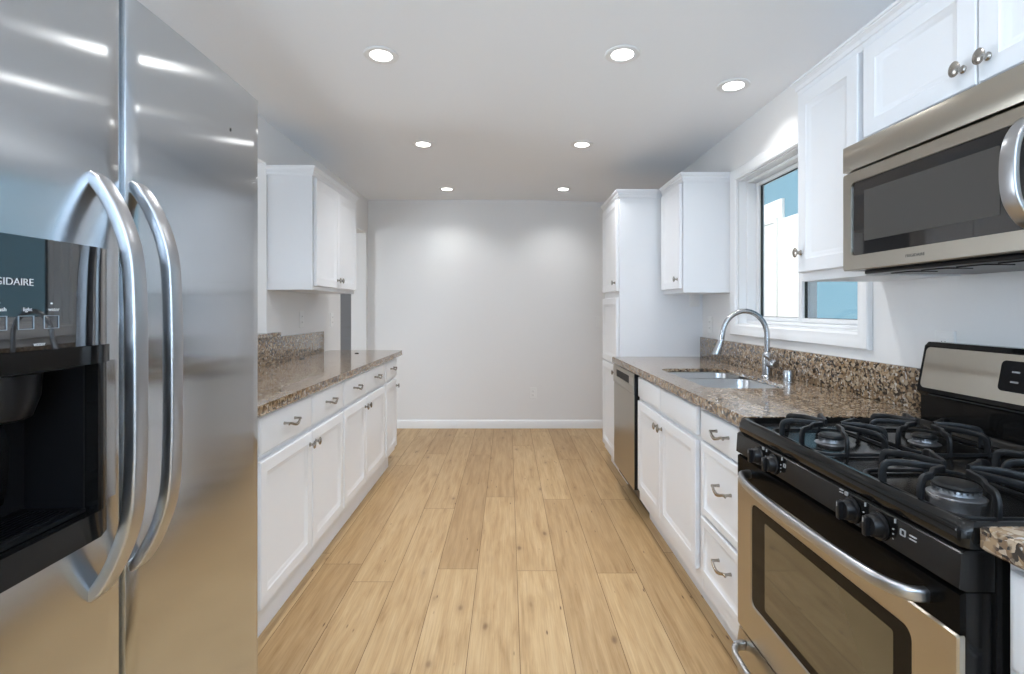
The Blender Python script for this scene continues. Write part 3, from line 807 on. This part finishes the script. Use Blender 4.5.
# arched handle, from above curving out and back
hpts = smooth_path([(MX - 0.001, 0.945, 1.632), (MX - 0.022, 0.945, 1.618), (MX - 0.044, 0.945, 1.580), (MX - 0.050, 0.945, 1.525), (MX - 0.044, 0.945, 1.470), (MX - 0.022, 0.945, 1.432), (MX - 0.001, 0.945, 1.418)], 6)
obj('handle', strap(hpts, 0.016, 0.006), M['handle_steel'], door)
text('logo', 'FRIGIDAIRE', 0.0105, (MX - 0.0003, 1.252, 1.388), (0, -1, 0), (0, 0, 1), M['dark_ink'], door, 'LEFT', 1.1)
bm = bx(MX + 0.03, RX - 0.01, my0 + 0.02, my1 - 0.05, mz0 - 0.008, mz0 + 0.0035, 0.003)
for k in range(6): box(bm, MX + 0.06, MX + 0.13, my0 + 0.08 + k * 0.1, my0 + 0.15 + k * 0.1, mz0 - 0.011, mz0 - 0.0075)
obj('underside', bm, M['black_plastic'], t)

# ------------------------------------------------------------------ gas range
t = thing('gas_range', 'black and stainless gas range with four burners', 'range', (1.03, 1.151, 0))
ry0, ry1 = 0.771, 1.533
RFX = 0.79
obj('body', bx(RFX - 0.012, RX - 0.025, ry0 + 0.002, ry1 - 0.002, 0.03, 0.869, 0.003), M['black'], t)
for yy in (ry0 + 0.06, ry1 - 0.06):
    for xx in (0.85, 1.3): obj('foot', lathe(BM(), (xx, yy, 0.0005), (0, 0, 1), [(0.018, 0), (0.018, 0.012), (0.01, 0.0295), (0, 0.0295)], 12), M['black_plastic'], t)
# cooktop: rounded bull-nose front, recessed basin
ck = BM()
def ckloop(ix, iy, z, r): return [(p[0], p[1], z) for p in rr(0.724 + ix, RX - 0.10 - ix * 0.4, ry0 + iy, ry1 - iy, r, 6)]
loft(ck, [ckloop(*q) for q in ((0.014, 0.004, 0.8695, 0.012), (0.004, 0.001, 0.872, 0.014), (0.0, 0.0, 0.882, 0.016), (0.001, 0.0, 0.897, 0.017), (0.006, 0.003, 0.908, 0.018), (0.012, 0.007, 0.913, 0.02),
                               (0.018, 0.011, 0.9135, 0.022), (0.024, 0.016, 0.909, 0.024), (0.032, 0.022, 0.898, 0.028), (0.044, 0.034, 0.893, 0.034))])
obj('cooktop', ck, M['black'], t)
# control panel under the cooktop, slightly sloped
cpb = prism(BM(), [(0.732, 0.803), (0.720, 0.808), (0.7235, 0.864), (0.731, 0.8688), (0.777, 0.8688), (0.777, 0.803)], ry0 + 0.003, ry1 - 0.003, 'y')
cpan = obj('control_panel', cpb, M['black'], t)
kn = 0
for y in (1.392, 1.316, 1.017, 0.942):
    bm = lathe(BM(), (0.7205, y, 0.834), (-1, 0, 0.05), [(0.026, 0), (0.026, 0.003), (0.022, 0.005), (0.020, 0.018), (0.018, 0.021), (0, 0.0215)], 28)
    box(bm, 0.6895, 0.704, y - 0.0055, y + 0.0055, 0.834 - 0.019, 0.834 + 0.019, 0.003)
    k = obj('knob', bm, M['black_plastic'], t)
    obj('pointer', bx(0.6888, 0.6893, y - 0.001, y + 0.001, 0.842, 0.851), M['panel_ink'], k)
# printed marks on the panel (outlined squares, bars, numerals)
mk = BM()
def mark(y, z, wy, hz): box(mk, 0.7203, 0.7236, y - wy / 2, y + wy / 2, z - hz / 2, z + hz / 2)
def osq(y, z, s):
    mark(y - s, z, 0.0018, 2 * s); mark(y + s, z, 0.0018, 2 * s); mark(y, z - s, 2 * s, 0.0018); mark(y, z + s, 2 * s, 0.0018)
def osq_part(y, z, q):
    global mk
    mk = BM(); osq(y, z, q); obj('marking', mk, M['panel_ink'], cpan)
def mark_part(*a):
    global mk
    mk = BM(); mark(*a); obj('marking', mk, M['panel_ink'], cpan)
osq_part(1.265, 0.846, 0.004); osq_part(1.372, 0.861, 0.003); osq_part(1.035, 0.861, 0.003); osq_part(0.886, 0.846, 0.005)
for dz in (-0.003, 0.003): mark_part(1.050, 0.861 + dz, 0.010, 0.0014); mark_part(0.864, 0.846 + dz, 0.014, 0.0018)
for y in (1.354, 1.278, 0.980, 0.904):
    mark_part(y, 0.860, 0.0014, 0.008)
    for z in (0.843, 0.834, 0.825): mark_part(y + 0.004, z, 0.0024, 0.0024)
# oven door: black top cap, stainless panel with window opening
DFX = 0.720; oy0, oy1 = 0.776, 1.523
od = thing  # (namespace reuse avoided)
bm = bx(DFX + 0.012, 0.7765, oy0, oy1, 0.272, 0.800, 0.004)
door = obj('oven_door', bm, M['black'], t)
cap = prism(BM(), [(DFX + 0.002, 0.733), (DFX + 0.0115, 0.733), (DFX + 0.0115, 0.799), (DFX + 0.010, 0.801), (DFX + 0.002, 0.797)], oy0 - 0.001, oy1 + 0.001, 'y')
obj('door_cap', cap, mat('cap_black', (0.003, 0.003, 0.003), 0.22, spec=0.05), door)
wy0, wy1, wz0, wz1 = 0.865, 1.440, 0.378, 0.684
o1 = rr(oy0, oy1, 0.273, 0.7315, 0.004, 5); o2 = rr(oy0 + 0.003, oy1 - 0.003, 0.276, 0.7285, 0.004, 5); i1 = rr(wy0, wy1, wz0, wz1, 0.022, 5); i2 = rr(wy0 + 0.003, wy1 - 0.003, wz0 + 0.003, wz1 - 0.003, 0.02, 5)
bm = BM()
loops = [[(DFX + 0.0115, *p) for p in o1], [(DFX + 0.003, *p) for p in o1], [(DFX, *p) for p in o2], [(DFX, *p) for p in i1], [(DFX + 0.003, *p) for p in i2], [(DFX + 0.0115, *p) for p in i2]]
loops.append(loops[0]); loft(bm, loops, False, False); bmesh.ops.remove_doubles(bm, verts=bm.verts[:], dist=1e-6)
obj('door_panel', bm, M['steel'], door)
obj('door_window', prism(BM(), rr(wy0 + 0.0035, wy1 - 0.0035, wz0 + 0.0035, wz1 - 0.0035, 0.0195, 5), DFX + 0.003, DFX + 0.0065, 'x'), mat('oven_frame_glass', (0.004, 0.004, 0.004), 0.08, spec=0.15), door)
inner_m = mat('oven_inner_glass', (0.075, 0.060, 0.032), 0.05, coat=0.7)
obj('inner_pane', prism(BM(), rr(wy0 + 0.045, wy1 - 0.075, wz0 + 0.028, wz1 - 0.032, 0.006, 3), DFX + 0.0024, DFX + 0.0029, 'x'), inner_m, door)
hz = 0.762
hp = smooth_path([(DFX + 0.003, 0.838, hz), (DFX - 0.012, 0.839, hz), (DFX - 0.030, 0.850, hz), (DFX - 0.050, 0.90, hz), (DFX - 0.060, 1.02, hz), (DFX - 0.063, 1.15, hz), (DFX - 0.060, 1.27, hz), (DFX - 0.050, 1.37, hz), (DFX - 0.030, 1.432, hz), (DFX - 0.012, 1.445, hz), (DFX + 0.003, 1.447, hz)], 6)
obj('handle', sweep(BM(), hp, rrect(0.009, 0.0125, 0.0075, 4), (0, 0, 1)), M['handle_steel'], door)
# storage drawer with scooped handle
dwb = bx(DFX + 0.012, 0.7765, oy0, oy1, 0.055, 0.264, 0.003)
dw = obj('storage_drawer', dwb, M['black'], t)
bm = prism(BM(), [(DFX + 0.0115, 0.056), (DFX, 0.060), (DFX, 0.225), (DFX + 0.006, 0.262), (DFX + 0.0115, 0.262)], oy0 + 0.001, oy1 - 0.001, 'y')
obj('drawer_panel', bm, M['steel'], dw)
hp = smooth_path([(DFX + 0.001, 1.478, 0.232), (DFX - 0.022, 1.476, 0.230), (DFX - 0.040, 1.455, 0.226), (DFX - 0.044, 1.40, 0.220), (DFX - 0.040, 1.15, 0.206), (DFX - 0.044, 0.90, 0.220), (DFX - 0.040, 0.845, 0.226), (DFX - 0.022, 0.824, 0.230), (DFX + 0.001, 0.822, 0.232)], 6)
obj('handle', sweep(BM(), hp, rrect(0.008, 0.014, 0.006, 3), (0, 0, 1)), M['handle_steel'], dw)
# burners and grates
def burner(cx_, cy_, r):
    bm = lathe(BM(), (cx_, cy_, 0.8932), (0, 0, 1), [(r + 0.010, 0.0), (r + 0.008, 0.002), (r + 0.003, 0.003), (r, 0.005), (r - 0.002, 0.014), (r - 0.006, 0.016), (0, 0.016)], 32)
    for k in range(24):
        a = 2 * PI * k / 24
        lathe(bm, (cx_ + (r - 0.0005) * math.cos(a), cy_ + (r - 0.0005) * math.sin(a), 0.9035), (0, 0, 1), [(0.0022, 0), (0.0022, 0.0035), (0, 0.0036)], 6)
    b_ = obj('burner', bm, M['burner'], t)
    cm = lathe(BM(), (cx_, cy_, 0.9094), (0, 0, 1), [(r + 0.001, 0), (r + 0.002, 0.003), (r - 0.002, 0.008), (r - 0.01, 0.0095), (0, 0.010)], 32)
    obj('burner_cap', cm, M['cast_iron'], b_)
def bar(bm, pts, wd=0.0036, hh=0.0068):
    """bent flat bar built with a frame that stays upright over the vertical feet"""
    pts = [Vector(p) for p in pts]; loops = []
    side_prev = None
    for i, p in enumerate(pts):
        tg = (pts[min(i + 1, len(pts) - 1)] - pts[max(i - 1, 0)]).normalized()
        h_ = Vector((tg.x, tg.y, 0))
        if h_.length > 0.25: side = Vector((tg.y, -tg.x, 0)).normalized()
        else: side = side_prev
        if side is None:
            for q in pts:
                dd_ = q - p
                if Vector((dd_.x, dd_.y, 0)).length > 0.02: side = Vector((dd_.y, -dd_.x, 0)).normalized(); break
        side = (side - tg * side.dot(tg)).normalized(); side_prev = side
        n_ = side.cross(tg).normalized()
        loops.append([p + side * a_ + n_ * b_ for a_, b_ in rrect(wd, hh, 0.002, 2)])
    return loft(bm, loops)
def grate2(cx_, cy_, sx_, sy_):
    bm = BM(); zt = 0.944; zf = 0.8942
    for k in range(4):
        a = PI / 2 * k; c, s = round(math.cos(a)), round(math.sin(a))
        out = sx_ if k % 2 == 0 else sy_
        sp = 0.046
        def Q(o, q, z): return (cx_ + c * o - s * q, cy_ + s * o + c * q, z)
        for sg in (-1, 1):
            pts = [Q(out, sg * sp, zf), Q(out, sg * sp, zt - 0.020), Q(out - 0.006, sg * (sp - 0.002), zt - 0.004), Q(out - 0.026, sg * (sp - 0.008), zt), Q(out * 0.60, sg * 0.022, zt + 0.002), Q(0.040, sg * 0.008, zt + 0.001), Q(0.026, sg * 0.0015, zt)]
            bar(bm, smooth_path(pts, 6))
    # low ring that ties the feet together
    ring = [(p[0], p[1], 0.8985) for p in rr(cx_ - sx_, cx_ + sx_, cy_ - sy_, cy_ + sy_, 0.045, 6)]
    ring.append(ring[0]); sweep(bm, ring, rrect(0.0035, 0.004, 0.0015, 2), (0, 0, 1))
    return bm
for cx_, cy_, r in ((0.874, 1.310, 0.030), (1.125, 1.310, 0.026), (0.874, 0.946, 0.036), (1.125, 0.946, 0.030)):
    burner(cx_, cy_, r)
    obj('grate', grate2(cx_, cy_, 0.108, 0.126), M['cast_iron'], t)
# backguard
bgx = RX - 0.085
bgb = prism(BM(), [(bgx - 0.005, 0.882), (bgx - 0.005, 0.985), (bgx - 0.018, 1.000), (bgx - 0.016, 1.012), (bgx + 0.008, 1.140), (bgx + 0.020, 1.152), (bgx + 0.055, 1.152), (bgx + 0.060, 1.14), (bgx + 0.060, 0.882)], ry0 + 0.001, ry1 - 0.001, 'y')
bgd = obj('backguard', bgb, M['black'], t)
def on_guard(y, h, off=0.0008):
    """point on the sloped face; h is height 0..1 up the slope"""
    a_ = Vector((bgx - 0.016, 0, 1.012)); b_ = Vector((bgx + 0.008, 0, 1.140)); d_ = b_ - a_
    p_ = a_ + d_ * h; nn = Vector((-d_.z, 0, d_.x)).normalized(); p_ = p_ + nn * off
    return (p_.x, y, p_.z)
def guard_plate(y0, y1, h0, h1, r, o0, o1):
    hl = 0.1302; prof = rr(y0, y1, h0 * hl, h1 * hl, r, 5)
    return loft(BM(), [[on_guard(p[0], p[1] / hl, o) for p in prof] for o in (o0, o1)])
obj('guard_panel', guard_plate(ry0 + 0.012, ry1 - 0.012, 0.0, 0.97, 0.014, 0.0003, 0.0022), M['steel'], bgd)
obj('display', guard_plate(0.98, 1.285, 0.22, 0.84, 0.012, 0.0024, 0.0032), mat('display_black', (0.005, 0.005, 0.006), 0.25, spec=0.15), bgd)
for y in (1.245, 1.20):
    for h in (0.42, 0.62):
        obj('button_mark', guard_plate(y - 0.010, y + 0.010, h - 0.018, h + 0.018, 0.001, 0.0034, 0.0037), mat('grey_print', (0.3, 0.3, 0.3), 0.5), bgd)
obj('vent_slot', bx(bgx - 0.0165, bgx - 0.006, ry0 + 0.04, ry1 - 0.04, 0.9915, 0.9945), M['dark'], bgd)

# ------------------------------------------------------------------ refrigerator
t = thing('refrigerator', 'tall stainless side-by-side refrigerator with ice and water dispenser', 'refrigerator', (-1.0, 0.74, 0))
FXF = -0.600; fy0, fym, fy1 = 0.310, 0.762, 1.176
body_m = mat('fridge_case', (0.16, 0.165, 0.17), 0.45)
obj('case', bx(-1.36, -0.690, fy0 + 0.004, fy1 - 0.004, 0.03, 1.735, 0.004), body_m, t)
obj('kick_grille', bx(-0.688, -0.655, fy0 + 0.01, fy1 - 0.01, 0.012, 0.095, 0.004), M['black_plastic'], t)
for xx in (-1.28, -0.78):
    for yy in (fy0 + 0.08, fy1 - 0.08): obj('foot', lathe(BM(), (xx, yy, 0.0005), (0, 0, 1), [(0.02, 0), (0.02, 0.02), (0.01, 0.0295), (0, 0.0295)], 12), M['black_plastic'], t)
def door_x(y, a, c):
    u = (y - a) / (c - a) * 2 - 1
    return FXF - 0.004 * u * u
def door_outline(a, c, ya, yb, round_a=True, round_b=True, n=14):
    """plan outline of a convex door between ya..yb (door spans a..c)"""
    r = 0.007; pts = []
    ys = [ya + (yb - ya) * k / n for k in range(n + 1)]
    if round_a:
        ys = [y for y in ys if y > ya + r]
        pts += [(door_x(ya, a, c) - r, ya), (door_x(ya, a, c) - r * 0.3, ya + r * 0.3), (door_x(ya + r, a, c), ya + r)]
    fr_ = [y for y in ys if not round_b or y < yb - r]
    pts += [(door_x(y, a, c), y) for y in fr_]
    if round_b: pts += [(door_x(yb - r, a, c), yb - r), (door_x(yb, a, c) - r * 0.3, yb - r * 0.3), (door_x(yb, a, c) - r, yb)]
    pts += [(-0.683, yb), (-0.683, ya)]
    return pts
zd0, zd1 = 0.105, 1.757
fr_door = obj('door', prism(BM(), door_outline(fym + 0.004, fy1, fym + 0.004, fy1), zd0, zd1, 'z'), M['fridge_steel'], t)
CY0, CY1, CZ0, CZ1 = 0.375, 0.684, 0.970, 1.178     # dispenser recess
bm = BM(); a, c = fy0, fym - 0.004
prism(bm, door_outline(a, c, a, c), zd0, CZ0, 'z'); prism(bm, door_outline(a, c, a, c), CZ1, zd1, 'z')
prism(bm, door_outline(a, c, a, CY0, True, False, 5), CZ0, CZ1, 'z'); prism(bm, door_outline(a, c, CY1, c, False, True, 5), CZ0, CZ1, 'z')
fz_door = obj('door', bm, M['fridge_steel'], t, label='freezer door with the dispenser')
# bowed handles
for yc, z0, z1, dd in ((0.709, 0.840, 1.447, fz_door), (0.786, 0.842, 1.453, fr_door)):
    xs = FXF - 0.004; L_ = z1 - z0
    hp = smooth_path([(xs - 0.002, yc, z0), (xs + 0.012, yc, z0 + 0.012), (xs + 0.034, yc, z0 + 0.05), (xs + 0.054, yc, z0 + 0.11), (xs + 0.060, yc, z0 + 0.19), (xs + 0.061, yc, (z0 + z1) / 2),
                      (xs + 0.060, yc, z1 - 0.19), (xs + 0.054, yc, z1 - 0.11), (xs + 0.034, yc, z1 - 0.05), (xs + 0.012, yc, z1 - 0.012), (xs - 0.002, yc, z1)], 6)
    obj('handle', sweep(BM(), hp, rrect(0.0135, 0.0090, 0.0035, 3), (1, 0, 0)), M['handle_steel'], dd)
# dispenser: convex black control panel above, framed recess below
dy0, dy1 = 0.340, 0.712
def disp_x(y):
    u = (y - (dy0 + dy1) / 2) / ((dy1 - dy0) / 2)
    return FXF + 0.024 - 0.002 * u * u - 0.011 * (max(0.0, abs(u) - 0.86) / 0.14) ** 2
def disp_outline(ya, yb, n=16, back=0.002, ext=0.0):
    pts = [(disp_x(y) + ext, y) for y in [ya + (yb - ya) * k / n for k in range(n + 1)]]
    bk = [(door_x(y, fy0, fym - 0.004) + 0.0006, y) for y in [yb - (yb - ya) * k / n for k in range(n + 1)]]
    return pts + bk
dsp = obj('dispenser_panel', prism(BM(), disp_outline(dy0, dy1), 1.2045, 1.342, 'z'), M['panel_gloss'], t, label='glossy black dispenser control panel')
obj('panel_lip', prism(BM(), disp_outline(dy0, dy1, ext=0.004), 1.179, 1.204, 'z'), M['black'], dsp)
bz = BM()
prism(bz, disp_outline(dy0, CY0, 6), 0.970, 1.1785, 'z'); prism(bz, disp_outline(CY1 - 0.001, dy1, 6), 0.970, 1.1785, 'z')
prism(bz, disp_outline(dy0, dy1), 0.932, 0.9698, 'z')
bezel = obj('dispenser_bezel', bz, M['black'], t, label='black dispenser surround')
rc = BM()                                            # recess liner
box(rc, -0.682, -0.678, CY0 + 0.001, CY1 - 0.001, CZ0 + 0.001, CZ1 - 0.001)
box(rc, -0.678, FXF + 0.004, CY0 + 0.001, CY0 + 0.004, CZ0 + 0.001, CZ1 - 0.001); box(rc, -0.678, FXF + 0.004, CY1 - 0.004, CY1 - 0.001, CZ0 + 0.001, CZ1 - 0.001)
box(rc, -0.678, FXF + 0.008, CY0 + 0.004, CY1 - 0.004, CZ0 + 0.001, CZ0 + 0.006); box(rc, -0.678, FXF + 0.004, CY0 + 0.004, CY1 - 0.004, CZ1 - 0.004, CZ1 - 0.001)
obj('recess', rc, M['black_plastic'], bezel)
yc = 0.602
ch = lathe(BM(), (-0.640, yc, CZ1 - 0.005), (0, 0, -1), [(0.046, 0), (0.044, 0.03), (0.036, 0.055), (0.030, 0.058), (0, 0.058)], 24)
obj('ice_chute', ch, M['black_plastic'], bezel)
pd = smooth_path([(-0.655, yc, 1.115), (-0.648, yc, 1.085), (-0.652, yc, 1.04), (-0.664, yc, 1.000)], 6)
obj('paddle', sweep(BM(), pd, rrect(0.026, 0.003, 0.002, 2), (1, 0, 0), [0.8 + 0.5 * i / (len(pd) - 1) for i in range(len(pd))]), M['black'], bezel)
gr = BM()
for k in range(9): box(gr, -0.66 + k * 0.007, -0.6565 + k * 0.007, CY0 + 0.02, CY1 - 0.02, CZ0 + 0.0062, CZ0 + 0.009)
obj('drip_grille', gr, M['black_plastic'], bezel)
def on_disp(y): return disp_x(y) + 0.0004
def ptext(nm, body, size, yend, z, sx=1.0):
    text(nm, body, size, (on_disp(yend - 0.01) + 0.0008, yend, z), (0.0, 1, 0), (0, 0, 1), M['white_ink'], dsp, 'RIGHT', sx)
ptext('logo', 'FRIGIDAIRE', 0.0120, 0.588, 1.283, 1.0)
for body, ye, z in (('crush', 0.556, 1.2525), ('light', 0.586, 1.2525), ('water', 0.622, 1.2525), ('water', 0.603, 1.210)):
    ptext('caption', body, 0.0065, ye, z)
for y0_, y1_ in ((0.539, 0.557), (0.570, 0.589), (0.602, 0.622)):
    ib = BM(); x_ = on_disp((y0_ + y1_) / 2)
    for (ya, yb, za, zb_) in ((y0_, y1_, 1.2305, 1.2312), (y0_, y1_, 1.2463, 1.247), (y0_, y0_ + 0.0007, 1.2312, 1.2463), (y1_ - 0.0007, y1_, 1.2312, 1.2463)):
        box(ib, x_ - 0.0006, x_ + 0.0007, ya, yb, za, zb_)
    obj('icon_box', ib, mat('dim_print', (0.25, 0.3, 0.34), 0.5), dsp)
for y in (0.548, 0.612):
    obj('indicator', lathe(BM(), (on_disp(y) - 0.0005, y, 1.262), (1, 0, 0), [(0.0012, 0), (0.0012, 0.001), (0, 0.0011)], 10), M['white_ink'], dsp)
hg = BM()
for y in (fym + 0.375, fy0 + 0.06): box(hg, -0.76, -0.62, y - 0.03, y + 0.025, 1.7575, 1.775, 0.004)
box(hg, -0.76, -0.695, fy0 + 0.03, fy1 - 0.03, 1.7355, 1.7573)
obj('hinge_cover', hg, body_m, t)
obj('door_plug', lathe(BM(), (door_x(1.03, fym + 0.004, fy1) - 0.0005, 1.05, 1.643), (1, 0, 0), [(0.003, 0), (0.003, 0.001), (0, 0.0012)], 10, (0.7, 1.3)), M['dark_ink'], fr_door)

# ------------------------------------------------------------------ small wall plates
def outlet_xz(x, y, z, label, name, kind):
    t = thing(name, label, kind, (x, y, z))
    def fx(x0, x1, z0, z1, yb, prof):
        return loft(BM(), [[(x0 + i, yb - d, z0 + i), (x1 - i, yb - d, z0 + i), (x1 - i, yb - d, z1 - i), (x0 + i, yb - d, z1 - i)] for i, d in prof])
    obj('cover_plate', fx(x - 0.036, x + 0.036, z - 0.058, z + 0.058, y, [(0, 0), (0, 0.003), (0.004, 0.0055)]), M['plate'], t)
    if kind == 'outlet':
        for s in (-1, 1):
            r = obj('receptacle', fx(x - 0.016, x + 0.016, z + s * 0.021 - 0.014, z + s * 0.021 + 0.014, y - 0.0056, [(0, 0), (0.002, 0.002)]), M['plate'], t)
            sb = BM()
            for q in (-0.006, 0.006): box(sb, x + q - 0.001, x + q + 0.001, y - 0.0080, y - 0.0077, z + s * 0.021 - 0.004, z + s * 0.021 + 0.005)
            obj('slot', sb, M['dark_ink'], r)
    else:
        obj('rocker', fx(x - 0.016, x + 0.016, z - 0.032, z + 0.032, y - 0.0056, [(0, 0), (0.002, 0.004)]), M['plate'], t)
outlet_xz(0.263, BW - 0.0005, 0.37, 'white outlet low on the back wall', 'outlet', 'outlet')
outlet_xz(0.955, BW - 0.0005, 1.118, 'white light switch on back wall at the pantry edge', 'light_switch', 'switch')
outlet_xz(1.336, 3.4735, 1.33, 'white plate on the pantry side below the far wall cabinet', 'light_switch', 'switch')
outlet_yz(RW - 0.0005, 3.34, 1.145, -1, 'white outlet on right wall between pantry side and faucet')
outlet_yz(RW - 0.0005, 1.545, 1.127, -1, 'white outlet on right wall behind the range top')

# ------------------------------------------------------------------ recessed ceiling lights
def downlight(x, y, label, power):
    z = H if x < 0.3 else H - (x - 0.3) * 0.053 / 1.32
    t = thing('ceiling_light', label, 'ceiling light', (x, y, z - 0.0005), 'recessed ceiling lights')
    prof = [(0.078, 0), (0.078, -0.002), (0.074, -0.005), (0.060, -0.006), (0.050, -0.004), (0.049, -0.002), (0.049, 0.0)]
    bm = BM()
    seg = 32; loops = []
    for r, h in prof: loops.append([(x + r * math.cos(2 * PI * i / seg), y + r * math.sin(2 * PI * i / seg), z - 0.0005 + h) for i in range(seg)])
    loops.append(loops[0]); loft(bm, loops, False, False); bmesh.ops.remove_doubles(bm, verts=bm.verts[:], dist=1e-6)
    obj('trim_ring', bm, M['trim'], t)
    obj('diffuser', lathe(BM(), (x, y, z - 0.0008), (0, 0, -1), [(0.048, 0), (0.048, 0.0012), (0.042, 0.0022), (0, 0.0026)], 32), M['lamp'], t)
    d = bpy.data.lights.new('lamp', 'AREA'); d.shape = 'DISK'; d.size = 0.11; d.energy = power; d.color = (0.98, 0.985, 1.0); d.spread = math.radians(125)
    l = bpy.data.objects.new('lamp', d); COL.objects.link(l); l.parent = t; l.location = (0, 0, -0.008)
    if x > 0.3: t.rotation_euler = (0, math.atan(0.053 / 1.32), 0)
    return t
LP = 5.6
for x, y, lab in ((-0.574, 2.194, 'recessed ceiling light nearest the camera on the left'), (0.512, 2.17, 'recessed ceiling light nearest the camera on the right'),
                  (1.125, 2.42, 'recessed ceiling light close to the right wall above the sink'), (-0.590, 3.377, 'left recessed ceiling light of the middle row'),
                  (0.512, 3.36, 'right recessed ceiling light of the middle row'), (-0.584, 4.644, 'left recessed ceiling light of the pair nearest back wall'),
                  (0.525, 4.61, 'right recessed ceiling light of the pair nearest back wall')):
    downlight(x, y, lab, LP * (0.5 if x > 1 else 0.6 if y > 4 else 1))

# the next two pairs of the same ceiling fixtures, above and behind the camera, built into the ceiling
ceil = bpy.data.objects['ceiling']
for x, y in ((-0.58, 0.97), (0.512, 0.97), (-0.58, -0.25), (0.512, -0.25), (-0.58, -1.5), (0.512, -1.5)):
    z = H if x < 0.3 else H - (x - 0.3) * 0.053 / 1.32
    obj('recessed_lamp', lathe(BM(), (x, y, z - 0.0008), (0, 0, -1), [(0.075, 0), (0.074, 0.004), (0.062, 0.006), (0.053, 0.004), (0, 0.004)], 32), M['trim'], ceil)
    obj('lamp_diffuser', lathe(BM(), (x, y, z - 0.0051), (0, 0, -1), [(0.052, 0), (0.045, 0.001), (0, 0.0015)], 32), M['lamp'], ceil)
    d = bpy.data.lights.new('lamp', 'AREA'); d.shape = 'DISK'; d.size = 0.11; d.energy = LP * (0.25 if x > 0 and y > 0 else 0.7); d.color = (0.98, 0.985, 1.0); d.spread = math.radians(125)
    l = bpy.data.objects.new('lamp', d); COL.objects.link(l); l.location = (x, y, z - 0.01)
